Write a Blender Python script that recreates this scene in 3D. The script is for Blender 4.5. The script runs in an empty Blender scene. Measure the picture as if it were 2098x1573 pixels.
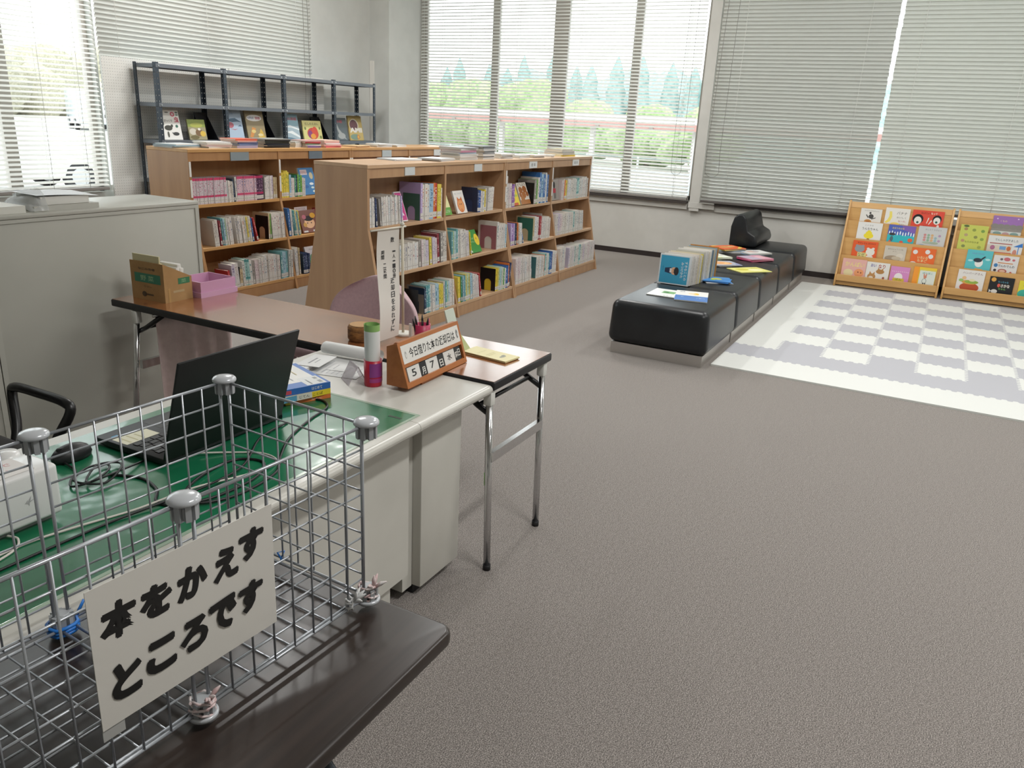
import bpy, bmesh, math, random
from mathutils import Matrix, Vector

random.seed(11)
S = bpy.context.scene
C = S.collection
PI = math.pi

# ------------------------------------------------------------------ camera, sky, lights, exposure
cam_d = bpy.data.cameras.new('camera')
cam_d.sensor_width = 36.0
cam_d.lens = 1621.0 / 2098.0 * 36.0
cam_d.clip_start = 0.02
cam_d.clip_end = 500
cam = bpy.data.objects.new('camera', cam_d)
C.objects.link(cam)
_yaw, _pit, _rol = 0.477156, 0.321925, 0.05113
_f = Vector((math.cos(_pit)*math.cos(_yaw), math.cos(_pit)*math.sin(_yaw), -math.sin(_pit)))
_r0 = _f.cross(Vector((0, 0, 1))).normalized()
_u0 = _r0.cross(_f)
_r = _r0*math.cos(_rol) + _u0*math.sin(_rol)
_u = -_r0*math.sin(_rol) + _u0*math.cos(_rol)
_m = Matrix(((_r.x, _u.x, -_f.x, 0), (_r.y, _u.y, -_f.y, 0), (_r.z, _u.z, -_f.z, 1.57), (0, 0, 0, 1)))
cam.matrix_world = _m
S.camera = cam

w = bpy.data.worlds.new('overcast_sky')
S.world = w
w.use_nodes = True
_bg = w.node_tree.nodes['Background']
_bg.inputs[0].default_value = (0.94, 0.98, 1.0, 1)
_bg.inputs[1].default_value = 3.3

S.view_settings.view_transform = 'Standard'
S.view_settings.look = 'None'
S.view_settings.gamma = 1
S.view_settings.use_curve_mapping = False
S.view_settings.exposure = 0.0
S.cycles.use_denoising = True
S.cycles.max_bounces = 10
S.cycles.diffuse_bounces = 5
S.cycles.transparent_max_bounces = 16
S.cycles.sample_clamp_indirect = 6

# (x, y, watts) of unseen ceiling fixtures; by the desk inferred from its shadow, the rest added as fill
UNSEEN_LAMPS = [(1.7, -0.9, 84), (2.4, -3.6, 20), (5.0, 1.6, 44), (5.0, -1.9, 46), (7.6, 3.6, 60), (7.2, 0.2, 52), (7.2, -3.2, 34), (5.8, 5.3, 78)]


def area_light(name, loc, size, energy, color=(1, 1, 1), rot=(0, 0, 0), portal=False):
    d = bpy.data.lights.new(name, 'AREA')
    d.shape = 'RECTANGLE'
    d.size, d.size_y = size
    d.energy = energy
    d.color = color
    if portal:
        d.cycles.is_portal = True
    o = bpy.data.objects.new(name, d)
    C.objects.link(o)
    o.location = loc
    o.rotation_euler = rot
    return o


# ------------------------------------------------------------------ helpers


def lin(h):
    h = h.lstrip('#')
    out = []
    for i in (0, 2, 4):
        c = int(h[i:i+2], 16)/255
        out.append(c/12.92 if c <= .04045 else ((c+.055)/1.055)**2.4)
    return (*out, 1)


_mats = {}


def mat(hexc, rough=.55, metal=0., coat=0., spec=.5, trans=0., emit=None):
    k = (hexc, rough, metal, coat, spec, trans, emit)
    if k in _mats:
        return _mats[k]
    m = bpy.data.materials.new('m_%s_%d' % (hexc.lstrip('#'), len(_mats)))
    m.use_nodes = True
    b = m.node_tree.nodes['Principled BSDF']
    b.inputs['Base Color'].default_value = lin(hexc)
    b.inputs['Roughness'].default_value = rough
    b.inputs['Metallic'].default_value = metal
    b.inputs['Coat Weight'].default_value = coat
    b.inputs['Specular IOR Level'].default_value = spec
    b.inputs['Transmission Weight'].default_value = trans
    if emit:
        b.inputs['Emission Color'].default_value = lin(hexc)
        b.inputs['Emission Strength'].default_value = emit
    m.diffuse_color = lin(hexc)
    _mats[k] = m
    return m


class NT:
    """small node-building helper"""
    def __init__(s, name):
        s.m = bpy.data.materials.new(name)
        s.m.use_nodes = True
        s.t = s.m.node_tree
        s.b = s.t.nodes['Principled BSDF']
        s.out = s.t.nodes['Material Output']

    def n(s, typ, **kw):
        nd = s.t.nodes.new(typ)
        for k, v in kw.items():
            setattr(nd, k, v)
        return nd

    def link(s, a, b):
        s.t.links.new(a, b)

    def math(s, op, a, b=None, c=None):
        nd = s.n('ShaderNodeMath', operation=op)
        for i, v in enumerate((a, b, c)):
            if v is None:
                continue
            if isinstance(v, (int, float)):
                nd.inputs[i].default_value = v
            else:
                s.link(v, nd.inputs[i])
        return nd.outputs[0]

    def coords(s, kind='Object'):
        tc = s.n('ShaderNodeTexCoord')
        return tc.outputs[kind]

    def xyz(s, v):
        nd = s.n('ShaderNodeSeparateXYZ')
        s.link(v, nd.inputs[0])
        return nd.outputs

    def mapping(s, v, scale):
        nd = s.n('ShaderNodeMapping')
        nd.inputs['Scale'].default_value = scale
        s.link(v, nd.inputs[0])
        return nd.outputs[0]

    def noise(s, v, scale, detail=2, rough=.5):
        nd = s.n('ShaderNodeTexNoise')
        nd.inputs['Scale'].default_value = scale
        nd.inputs['Detail'].default_value = detail
        nd.inputs['Roughness'].default_value = rough
        if v is not None:
            s.link(v, nd.inputs['Vector'])
        return nd.outputs[0]

    def ramp(s, fac, stops):
        nd = s.n('ShaderNodeValToRGB')
        el = nd.color_ramp.elements
        while len(el) < len(stops):
            el.new(.5)
        for e, (p, c) in zip(el, stops):
            e.position = p
            e.color = lin(c)
        s.link(fac, nd.inputs[0])
        return nd.outputs[0]

    def mix(s, fac, a, b):
        nd = s.n('ShaderNodeMix', data_type='RGBA')
        if isinstance(fac, (int, float)):
            nd.inputs[0].default_value = fac
        else:
            s.link(fac, nd.inputs[0])
        for i, v in ((6, a), (7, b)):
            if isinstance(v, str):
                nd.inputs[i].default_value = lin(v)
            else:
                s.link(v, nd.inputs[i])
        return nd.outputs[2]

    def bump(s, h, strength=.3, dist=.01):
        nd = s.n('ShaderNodeBump')
        nd.inputs['Strength'].default_value = strength
        nd.inputs['Distance'].default_value = dist
        s.link(h, nd.inputs['Height'])
        s.link(nd.outputs[0], s.b.inputs['Normal'])

    def color(s, c, rough=.5, spec=.5):
        s.link(c, s.b.inputs['Base Color'])
        s.b.inputs['Roughness'].default_value = rough
        s.b.inputs['Specular IOR Level'].default_value = spec
        return s.m


def wood_mat(name, a, b, scale=(1.5, 30, 30), rough=.4, coat=0.):
    t = NT(name)
    v = t.mapping(t.coords(), scale)
    n = t.noise(v, 1.0, 4, .6)
    t.color(t.ramp(n, [(.3, a), (.7, b)]), rough)
    t.b.inputs['Coat Weight'].default_value = coat
    t.b.inputs['Coat Roughness'].default_value = .12
    return t.m


def noisy_mat(name, a, b, scale, rough=.8, bump=0., detail=3, lo=.35, hi=.65, spec=.5):
    t = NT(name)
    n = t.noise(t.coords(), scale, detail, .6)
    t.color(t.ramp(n, [(lo, a), (hi, b)]), rough, spec)
    if bump:
        t.bump(n, bump, .003)
    return t.m


_spines = {}


def spine_mat(base, ink='#444048', band=None):
    """a book spine: title strokes down the middle, a white catalogue label near the foot, an optional coloured head band"""
    k = (base, ink, band)
    if k in _spines:
        return _spines[k]
    t = NT('spine_%d' % len(_spines))
    um = t.n('ShaderNodeUVMap', uv_map='face')
    x, z, _y = t.xyz(um.outputs[0])
    us = t.n('ShaderNodeUVMap', uv_map='seed')
    sd, _a, _b = t.xyz(us.outputs[0])
    cmb = t.n('ShaderNodeCombineXYZ')
    t.link(t.math('MULTIPLY', x, 2.2), cmb.inputs[0])
    t.link(t.math('MULTIPLY', sd, 40), cmb.inputs[1])
    t.link(t.math('MULTIPLY', z, 26), cmb.inputs[2])
    n = t.noise(cmb.outputs[0], 1.0, 1)
    ink_on = t.math('GREATER_THAN', n, .56)
    dx = t.math('ABSOLUTE', t.math('SUBTRACT', x, .5))
    ink_on = t.math('MULTIPLY', ink_on, t.math('LESS_THAN', dx, .27))
    ink_on = t.math('MULTIPLY', ink_on, t.math('GREATER_THAN', z, .34))
    ink_on = t.math('MULTIPLY', ink_on, t.math('LESS_THAN', z, .88))
    c = t.mix(ink_on, base, ink)
    if band:
        c = t.mix(t.math('GREATER_THAN', z, .90), c, band)
        c = t.mix(t.math('MULTIPLY', t.math('LESS_THAN', z, .33), t.math('GREATER_THAN', z, .25)), c, band)
    lab = t.math('MULTIPLY', t.math('GREATER_THAN', z, .05), t.math('LESS_THAN', z, .20))
    c = t.mix(lab, c, '#d9d6d0')
    l2 = t.math('MULTIPLY', t.math('GREATER_THAN', z, .105), t.math('LESS_THAN', z, .12))
    l2 = t.math('MULTIPLY', l2, t.math('LESS_THAN', dx, .3))
    c = t.mix(l2, c, '#8f7f80')
    t.color(c, .35)
    _spines[k] = t.m
    return t.m


_M = {}     # object -> matrix from its local space to the world, for things built in world coordinates


def link(o, parent=None):
    C.objects.link(o)
    if parent is not None:
        o.parent = parent
    return o


def tag(o, label, cat, group=None):
    o['label'] = label
    o['category'] = cat
    if group:
        o['group'] = group
    return o


def thing(name, label, cat, loc=(0, 0, 0), rotz=0., group=None, mw=None):
    o = bpy.data.objects.new(name, None)
    o.empty_display_size = .05
    link(o)
    if mw is None:
        mw = Matrix.Translation(Vector(loc)) @ Matrix.Rotation(rotz, 4, 'Z')
    o.matrix_world = mw
    _M[o] = mw.copy()
    return tag(o, label, cat, group)


class MB:
    """collects shapes and links them as one mesh object"""
    def __init__(s):
        s.v, s.f, s.mi, s.sm = [], [], [], []

    def add(s, vs, fs, m=0, smooth=False):
        b = len(s.v)
        s.v += [tuple(p) for p in vs]
        for f in fs:
            s.f.append(tuple(b+i for i in f))
            s.mi.append(m)
            s.sm.append(smooth)
        return s

    def box(s, x0, y0, z0, x1, y1, z1, m=0, M=None):
        x0, x1 = min(x0, x1), max(x0, x1)
        y0, y1 = min(y0, y1), max(y0, y1)
        z0, z1 = min(z0, z1), max(z0, z1)
        vs = [Vector((x, y, z)) for z in (z0, z1) for y in (y0, y1) for x in (x0, x1)]
        if M is not None:
            vs = [M @ p for p in vs]
        return s.add(vs, [(0, 2, 3, 1), (4, 5, 7, 6), (0, 1, 5, 4), (2, 6, 7, 3), (0, 4, 6, 2), (1, 3, 7, 5)], m)

    def prism(s, poly, a0, a1, axis='X', m=0, smooth=False, M=None):
        """poly in the two other axes (X: y,z  Y: x,z  Z: x,y), swept from a0 to a1"""
        def P(p, a):
            q = {'X': (a, p[0], p[1]), 'Y': (p[0], a, p[1]), 'Z': (p[0], p[1], a)}[axis]
            return M @ Vector(q) if M is not None else q
        n = len(poly)
        vs = [P(p, a0) for p in poly] + [P(p, a1) for p in poly]
        ar = sum(poly[i][0]*poly[(i+1) % n][1]-poly[(i+1) % n][0]*poly[i][1] for i in range(n))
        ccw = ar > 0
        if axis == 'Y':
            ccw = not ccw
        if a1 < a0:
            ccw = not ccw
        caps = [tuple(reversed(range(n))), tuple(range(n, 2*n))]
        sides = [(i, (i+1) % n, n+(i+1) % n, n+i) for i in range(n)]
        if not ccw:
            caps = [tuple(reversed(f)) for f in caps]
            sides = [tuple(reversed(f)) for f in sides]
        s.add(vs, caps, m)
        b = len(s.v)-2*n
        for f in sides:
            s.f.append(tuple(b+i for i in f))
            s.mi.append(m)
            s.sm.append(smooth)
        return s

    def tube(s, pts, r, n=8, m=0, caps=True, closed=False):
        pts = [Vector(p) for p in pts]
        rs = r if isinstance(r, (list, tuple)) else [r]*len(pts)
        k = len(pts)
        t0 = (pts[1]-pts[0]).normalized()
        up = Vector((0, 0, 1)) if abs(t0.z) < .9 else Vector((1, 0, 0))
        u = t0.cross(up).normalized()
        rings = []
        for i, p in enumerate(pts):
            a = pts[i-1] if (i > 0 or closed) else p
            b = pts[(i+1) % k] if (i < k-1 or closed) else p
            t = (b-a).normalized()
            u = (u - t*u.dot(t))
            u = u.normalized() if u.length > 1e-6 else t.orthogonal().normalized()
            v = t.cross(u)
            rings.append([p + (u*math.cos(2*PI*j/n)+v*math.sin(2*PI*j/n))*rs[i] for j in range(n)])
        vs = [q for ring in rings for q in ring]
        fs = []
        for i in range(k if closed else k-1):
            i2 = (i+1) % k
            for j in range(n):
                j2 = (j+1) % n
                fs.append((i*n+j, i*n+j2, i2*n+j2, i2*n+j))
        s.add(vs, fs, m, True)
        if caps and not closed:
            b = len(s.v)-len(vs)
            s.f += [tuple(b+j for j in reversed(range(n))), tuple(b+(k-1)*n+j for j in range(n))]
            s.mi += [m, m]
            s.sm += [False, False]
        return s

    def cyl(s, p0, p1, r, n=16, m=0):
        return s.tube([p0, p1], r, n, m)

    def lathe(s, prof, c=(0, 0, 0), n=24, m=0, sx=1., sy=1.):
        vs = [(c[0]+r*sx*math.cos(2*PI*j/n), c[1]+r*sy*math.sin(2*PI*j/n), c[2]+z) for r, z in prof for j in range(n)]
        fs = []
        for i in range(len(prof)-1):
            for j in range(n):
                j2 = (j+1) % n
                fs.append((i*n+j, i*n+j2, (i+1)*n+j2, (i+1)*n+j))
        s.add(vs, fs, m, True)
        b = len(s.v)-len(vs)
        for i, rev in ((0, True), (len(prof)-1, False)):
            if prof[i][0] > 1e-6:
                f = [b+i*n+j for j in range(n)]
                s.f.append(tuple(reversed(f)) if rev else tuple(f))
                s.mi.append(m)
                s.sm.append(False)
        return s

    def sphere(s, c, r, m=0, n=12, k=8, sc=(1, 1, 1)):
        prof = [(max(1e-5, math.sin(PI*i/k)), -math.cos(PI*i/k)) for i in range(k+1)]
        vs = [(c[0]+r*sc[0]*a*math.cos(2*PI*j/n), c[1]+r*sc[1]*a*math.sin(2*PI*j/n), c[2]+r*sc[2]*z) for a, z in prof for j in range(n)]
        fs = [(i*n+j, i*n+(j+1) % n, (i+1)*n+(j+1) % n, (i+1)*n+j) for i in range(k) for j in range(n)]
        return s.add(vs, fs, m, True)

    def build(s, name, mats, parent=None, world=True, bevel=0., seg=2, smooth=None, local=None, origin=None, subdiv=0):
        mats = mats if isinstance(mats, (list, tuple)) else [mats]
        vs = [Vector(p) for p in s.v]
        loc = None
        if parent is not None:
            if world:
                inv = _M[parent].inverted()
                vs = [inv @ p for p in vs]
        elif local is None:
            xs = [p.x for p in vs]
            ys = [p.y for p in vs]
            zs = [p.z for p in vs]
            loc = Vector(origin) if origin else Vector(((min(xs)+max(xs))/2, (min(ys)+max(ys))/2, min(zs)))
            vs = [p-loc for p in vs]
        me = bpy.data.meshes.new(name)
        me.from_pydata([tuple(p) for p in vs], [], s.f)
        for mm in mats:
            me.materials.append(mm)
        me.polygons.foreach_set('material_index', s.mi)
        me.polygons.foreach_set('use_smooth', [bool(x) if smooth is None else smooth for x in s.sm])
        me.update()
        if bevel:
            bm = bmesh.new()
            bm.from_mesh(me)
            bmesh.ops.remove_doubles(bm, verts=bm.verts, dist=1e-6)
            ed = [e for e in bm.edges if len(e.link_faces) == 2 and e.calc_face_angle(0) > .5]
            bmesh.ops.bevel(bm, geom=ed, offset=bevel, segments=seg, profile=.5, affect='EDGES', clamp_overlap=True)
            if seg > 1:
                for f in bm.faces:
                    f.smooth = True
            bm.to_mesh(me)
            bm.free()
            if seg > 1:
                try:
                    me.set_sharp_from_angle(angle=math.radians(40))
                except Exception:
                    pass
        o = bpy.data.objects.new(name, me)
        link(o, parent)
        if subdiv:
            md = o.modifiers.new('round', 'SUBSURF')
            md.levels = md.render_levels = subdiv
        if loc is not None:
            o.location = loc
            _M[o] = Matrix.Translation(loc)
        elif parent is not None:
            _M[o] = _M[parent]
        elif local is not None:
            o.matrix_world = local
            _M[o] = local.copy()
        return o


def struct(o):
    o['kind'] = 'structure'
    return o


def frame(o, x, y):
    """matrix with origin o, local x and y directions"""
    x = Vector(x).normalized()
    y = Vector(y)
    y = (y - x*y.dot(x)).normalized()
    z = x.cross(y)
    return Matrix(((x.x, y.x, z.x, o[0]), (x.y, y.y, z.y, o[1]), (x.z, y.z, z.z, o[2]), (0, 0, 0, 1)))


def smooth_path(pts, k=8):
    """points of a soft curve through pts"""
    P_ = [Vector(p) for p in pts]
    out = []
    for i in range(len(P_)-1):
        p0, p1, p2, p3 = P_[max(i-1, 0)], P_[i], P_[i+1], P_[min(i+2, len(P_)-1)]
        for q in range(k):
            u = q/k
            out.append(.5*((2*p1)+(-p0+p2)*u+(2*p0-5*p1+4*p2-p3)*u*u+(-p0+3*p1-3*p2+p3)*u**3))
    out.append(P_[-1])
    return out


_txt = {}


def text_geo(body, bold=0., shear=0.):
    k = (body, bold, shear)
    if k in _txt:
        return _txt[k]
    cu = bpy.data.curves.new('lettering', 'FONT')
    cu.body = body
    cu.offset = bold
    cu.shear = shear
    cu.resolution_u = 3
    cu.space_line = .92
    cu.align_x = 'CENTER'
    o = bpy.data.objects.new('lettering', cu)
    C.objects.link(o)
    bpy.context.view_layer.update()
    me = bpy.data.meshes.new_from_object(o.evaluated_get(bpy.context.evaluated_depsgraph_get()))
    vs = [(v.co.x, v.co.y) for v in me.vertices]
    fs = [tuple(p.vertices) for p in me.polygons]
    bpy.data.objects.remove(o)
    bpy.data.curves.remove(cu)
    bpy.data.meshes.remove(me)
    if not vs:
        vs, fs = [(0, 0), (1, 0), (1, 1), (0, 1)], []
    x0, x1 = min(p[0] for p in vs), max(p[0] for p in vs)
    y0, y1 = min(p[1] for p in vs), max(p[1] for p in vs)
    sx, sy = max(x1-x0, 1e-6), max(y1-y0, 1e-6)
    _txt[k] = ([((p[0]-x0)/sx-.5, (p[1]-y0)/sy-.5) for p in vs], fs)
    return _txt[k]


def art(name, W, H, spec, parent, M, rough=.45, step=.00012, world=True):
    """printed picture on a W x H rectangle. spec in 0..1 both ways:
    ('e',cx,cy,rx,ry,col) ('r',x0,y0,x1,y1,col) ('p',[pts],col) ('t',text,cx,cy,w,h,col[,bold[,rot[,shear]]])"""
    mb = MB()
    cols = []
    z = 0.0
    for e in spec:
        z += step
        k = e[0]
        if k == 'e':
            _, cx, cy, rx, ry, col = e
            n = 18
            vs = [((cx+rx*math.cos(2*PI*i/n))*W, (cy+ry*math.sin(2*PI*i/n))*H, z) for i in range(n)]
            fs = [tuple(range(n))]
        elif k == 'r':
            _, x0, y0, x1, y1, col = e
            vs = [(x0*W, y0*H, z), (x1*W, y0*H, z), (x1*W, y1*H, z), (x0*W, y1*H, z)]
            fs = [(0, 1, 2, 3)]
        elif k == 'p':
            _, pts, col = e
            ar = sum(pts[i][0]*pts[(i+1) % len(pts)][1]-pts[(i+1) % len(pts)][0]*pts[i][1] for i in range(len(pts)))
            pts = pts if ar > 0 else pts[::-1]
            vs = [(x*W, y*H, z) for x, y in pts]
            fs = [tuple(range(len(pts)))]
        else:
            body, cx, cy, tw, th, col = e[1:7]
            bold = e[7] if len(e) > 7 else 0.
            rot = e[8] if len(e) > 8 else 0.
            sh = e[9] if len(e) > 9 else 0.
            g, fs = text_geo(body, bold, sh)
            cr, sr = math.cos(rot), math.sin(rot)
            vs = []
            for px, py in g:
                a, b = px*tw*W, py*th*H
                vs.append((cx*W+a*cr-b*sr, cy*H+a*sr+b*cr, z))
        if col not in cols:
            cols.append(col)
        if fs:
            mb.add([M @ Vector(v) for v in vs], fs, cols.index(col))
    return mb.build(name, [mat(c, rough) for c in cols], parent, world=world)


ORD = ['zeroth', 'first', 'second', 'third', 'fourth', 'fifth', 'sixth', 'seventh', 'eighth', 'ninth', 'tenth', 'eleventh', 'twelfth', 'thirteenth', 'fourteenth', 'fifteenth', 'sixteenth', 'seventeenth', 'eighteenth', 'nineteenth', 'twentieth',
       'twenty-first', 'twenty-second', 'twenty-third', 'twenty-fourth', 'twenty-fifth', 'twenty-sixth', 'twenty-seventh', 'twenty-eighth', 'twenty-ninth', 'thirtieth', 'thirty-first', 'thirty-second', 'thirty-third', 'thirty-fourth', 'thirty-fifth']
ORD += ['thirty-sixth', 'thirty-seventh', 'thirty-eighth', 'thirty-ninth', 'fortieth'] + ['forty-'+w_ for w_ in ORD[1:10]] + ['fiftieth']

# ------------------------------------------------------------------ room shell
BX = 9.8      # inner face of the back wall (x)
LY = 7.05     # inner face of the left wall (y)
RY = -6.0
NX = -3.0
CZ = 3.95
SILL = 0.735
HEAD = 3.72

t = NT('carpet')
v = t.coords()
n1 = t.noise(v, 300, 2, .6)
n2 = t.noise(v, 60, 3, .7)
n3 = t.noise(v, .9, 2, .5)
c1 = t.ramp(n1, [(.36, '#353130'), (.5, '#76706c'), (.64, '#bdb5ae')])
c2 = t.ramp(n2, [(.34, '#645f5c'), (.66, '#9d9793')])
c3 = t.ramp(n3, [(.3, '#6d6764'), (.7, '#7d7672')])
t.color(t.mix(.10, t.mix(.25, c1, c2), c3), .95, .1)
t.bump(n1, .35, .003)
t.b.inputs['Sheen Weight'].default_value = .55
t.b.inputs['Sheen Roughness'].default_value = .45
t.b.inputs['Sheen Tint'].default_value = (.96, .92, .87, 1)
M_carpet = t.m
M_wall = noisy_mat('wall_paint', '#c3c2bc', '#cbcac4', 2.5, .7)
M_wall2 = noisy_mat('wall_paint_left', '#c9cbc7', '#d1d3cf', 2.5, .7)
M_ceil = mat('#e4e4e0', .8)
M_base = mat('#2e2726', .5)
M_white = mat('#e9e8e4', .5)
M_alu = mat('#c3beb8', .45, .1)
M_alu_dark = mat('#4b4644', .45, .3)

b = MB().box(NX, RY, -.06, BX, LY, 0)
struct(b.build('floor', M_carpet, origin=(0, 0, 0)))
b = MB().box(NX, RY, CZ, BX, LY, CZ+.1)
struct(b.build('ceiling', M_ceil))

W1 = (2.735, 6.725)
W2 = (-3.2, 2.60)
b = MB()
X0, X1 = BX, BX+.18
b.box(X0, RY, 0, X1, LY+.18, SILL)
b.box(X0, RY, HEAD, X1, LY+.18, CZ)
for y0, y1 in ((RY, W2[0]), (W2[1], W1[0]), (W1[1], LY+.18)):
    b.box(X0, y0, SILL, X1, y1, HEAD)
struct(b.build('wall_back', M_wall))
L1 = (.9, 5.03)
L2 = (5.06, 7.86)
b = MB()
Y0, Y1 = LY, LY+.18
b.box(NX, Y0, 0, BX, Y1, SILL)
b.box(NX, Y0, HEAD, BX, Y1, CZ)
for x0, x1 in ((NX, L1[0]), (L1[1], L2[0]), (L2[1], BX)):
    b.box(x0, Y0, SILL, x1, Y1, HEAD)
struct(b.build('wall_left', M_wall2))
b = MB().box(NX, RY-.15, 0, BX, RY, CZ)
struct(b.build('wall_right', M_wall))
b = MB().box(NX-.15, RY, 0, NX, LY, CZ)
struct(b.build('wall_front', M_wall))
# square column in the far corner
b = MB().box(9.06, 6.74, 0, BX, LY, CZ)
struct(b.build('trim_1', M_wall2))
b = MB().box(9.045, 6.98, 0, 9.06, 7.045, 2.22)
struct(b.build('trim_2', mat('#e6e4de', .5)))
# baseboards
b = MB().box(BX-.012, RY, 0, BX, 6.74, .062)
struct(b.build('baseboard_back', M_base))
b = MB().box(NX, LY-.012, 0, 9.06, LY, .062)
struct(b.build('baseboard_left', M_base))
# column strip between the windows with its small ledge
b = MB()
b.box(BX-.05, 2.61, .62, BX, 2.73, CZ)
b.box(BX-.055, 2.42, .655, BX, 2.74, .72)
struct(b.build('trim_3', M_wall))
# sills and the shadow-casting ledge under them
b = MB()
b.box(BX-.075, 2.76, .70, BX+.02, 6.73, .728)
struct(b.build('trim_4', M_alu_dark))
b = MB()
b.box(BX-.075, RY, .705, BX+.02, 2.42, .733)
struct(b.build('trim_5', M_alu_dark))
b = MB()
b.box(BX-.03, 2.76, .63, BX, 6.73, .70)
b.box(BX-.03, RY, .63, BX, 2.42, .70)
struct(b.build('trim_6', M_wall))

# glass
t = NT('window_glass')
fr = t.n('ShaderNodeFresnel')
fr.inputs[0].default_value = 1.45
tr = t.n('ShaderNodeBsdfTransparent')
tr.inputs[0].default_value = (.93, .96, .95, 1)
gl = t.n('ShaderNodeBsdfGlossy')
gl.inputs['Roughness'].default_value = .02
mx = t.n('ShaderNodeMixShader')
t.link(fr.outputs[0], mx.inputs[0])
t.link(tr.outputs[0], mx.inputs[1])
t.link(gl.outputs[0], mx.inputs[2])
t.link(mx.outputs[0], t.out.inputs[0])
M_glass = t.m


def window(name, axis, plane, a0, a1, mulls):
    """aluminium sash window in the opening a0..a1; mulls are (centre, width)"""
    b = MB()

    def bx(p0, p1, q0, q1, z0, z1):
        if axis == 'X':
            b.box(p0, q0, z0, p1, q1, z1)
        else:
            b.box(q0, p0, z0, q1, p1, z1)
    p0, p1 = plane+.06, plane+.12
    bx(p0, p1, a0, a1, SILL, SILL+.05)
    bx(p0, p1, a0, a1, HEAD-.05, HEAD)
    bx(p0, p1, a0, a0+.045, SILL, HEAD)
    bx(p0, p1, a1-.045, a1, SILL, HEAD)
    for c, wd in mulls:
        bx(p0, p1, c-wd/2, c+wd/2, SILL, HEAD)
    fr = struct(b.build(name, M_alu))
    g = MB()
    gp = plane+.088
    if axis == 'X':
        g.add([(gp, a0, SILL), (gp, a1, SILL), (gp, a1, HEAD), (gp, a0, HEAD)], [(0, 1, 2, 3)])
    else:
        g.add([(a0, gp, SILL), (a1, gp, SILL), (a1, gp, HEAD), (a0, gp, HEAD)], [(0, 1, 2, 3)])
    g.build('window_glass', M_glass, fr)
    return fr


window('window_1', 'X', BX, W1[0], W1[1], [(5.60, .10), (4.65, .20), (3.625, .10)])
window('window_2', 'X', BX, W2[0], W2[1], [(-1.9, .1)])
window('window_3', 'Y', LY, L1[0], L1[1], [(4.21, .105), (2.6, .1)])
window('window_4', 'Y', LY, L2[0], L2[1], [(6.4, .1)])

# ------------------------------------------------------------------ venetian blinds
def slat_mat(name, hexc, trans, tcol):
    t = NT(name)
    t.b.inputs['Base Color'].default_value = lin(hexc)
    t.b.inputs['Roughness'].default_value = .45
    tl = t.n('ShaderNodeBsdfTranslucent')
    tl.inputs[0].default_value = lin(tcol)
    mx = t.n('ShaderNodeMixShader')
    mx.inputs[0].default_value = trans
    t.link(t.b.outputs[0], mx.inputs[1])
    t.link(tl.outputs[0], mx.inputs[2])
    t.link(mx.outputs[0], t.out.inputs[0])
    return t.m


M_slat = slat_mat('blind_slat_white', '#ecece8', .24, '#e0e6e2')
M_slat2 = slat_mat('blind_slat_grey', '#cfd0ca', .10, '#d3d6d2')
M_slat3 = slat_mat('blind_slat_sunlit', '#d2d3cb', .20, '#e1e4e0')  # brighter slat copy: extra translucency stands in for sun on this blind
M_slat4 = slat_mat('blind_slat_side', '#d6d7d3', .07, '#dfe3da')
M_rail = mat('#8d8985', .4)
M_rail2 = mat('#5f5b58', .4)
M_cord = mat('#6e6b66', .7)
M_cordw = mat('#e8e8e4', .7)
M_purple = mat('#4a4a86', .4)


def blind(label, axis, plane, a0, a1, zb, zt, tilt, sm, rail, ladders, pulls=(), pitch=.0395, wd=.0485, bow=.004, cordm=None):
    """slats run along the other horizontal axis from a0 to a1; tilt in degrees, positive lifts the room-side edge"""
    mid = (a0+a1)/2
    loc = (plane, mid, zb) if axis == 'X' else (mid, plane, zb)
    o = thing('venetian_blind', label, 'blind', loc, 0)

    def P(d, a, z):
        return (plane-d, a, z) if axis == 'X' else (a, plane-d, z)
    s = MB()
    k = 5
    ct, st = math.cos(math.radians(tilt)), math.sin(math.radians(tilt))
    z = zb+.05
    i = 0
    rnd = random.Random(label)
    while z < zt-.05:
        ja = rnd.uniform(-.004, .004)
        jt = rnd.uniform(-1.2, 1.2)
        c2, s2 = math.cos(math.radians(tilt+jt)), math.sin(math.radians(tilt+jt))
        vs = []
        for a in (a0+ja, a1+ja):
            for q in range(k):
                u = (q/(k-1)-.5)*wd
                h = bow*(1-(2*q/(k-1)-1)**2)
                vs.append(P(u*c2-h*s2, a, z+u*s2+h*c2))
        s.add(vs, [(q, q+1, k+q+1, k+q) for q in range(k-1)], 0, True)
        z += pitch
        i += 1
    s.build('slats', sm, o)
    r = MB()
    h = .021
    if axis == 'X':
        r.box(plane-.02, a0, zb, plane+.02, a1, zb+.03)
    else:
        r.box(a0, plane-.02, zb, a1, plane+.02, zb+.03)
    r.build('bottom_rail', rail, o, bevel=.003)
    r = MB()
    if axis == 'X':
        r.box(plane-.025, a0, zt-.04, plane+.025, a1, zt)
    else:
        r.box(a0, plane-.025, zt-.04, a1, plane+.025, zt)
    r.build('head_rail', rail, o)
    for a in ladders:
        r = MB()
        for d in (-.026, .026):
            r.tube([P(d, a, zb+.03), P(d, a, zt-.04)], .0018, 5)
        r.build('ladder_cord', cordm or M_cordw, o)
    for a, zlow, da in pulls:
        r = MB()
        pts = [P(.045, a-da, zt-.05), P(.045, a-da*.75, zlow+.25)]
        for q in range(9):
            th = PI+PI*q/8
            pts.append(P(.045, a+math.cos(th)*da*.9, zlow+.06+math.sin(th)*.06))
        pts += [P(.045, a+da*.95, zlow+.3), P(.045, a+da*.2, zt-.05)]
        r.tube(pts, .0022, 5)
        r.build('pull_cord', M_cord, o)
    return o


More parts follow.
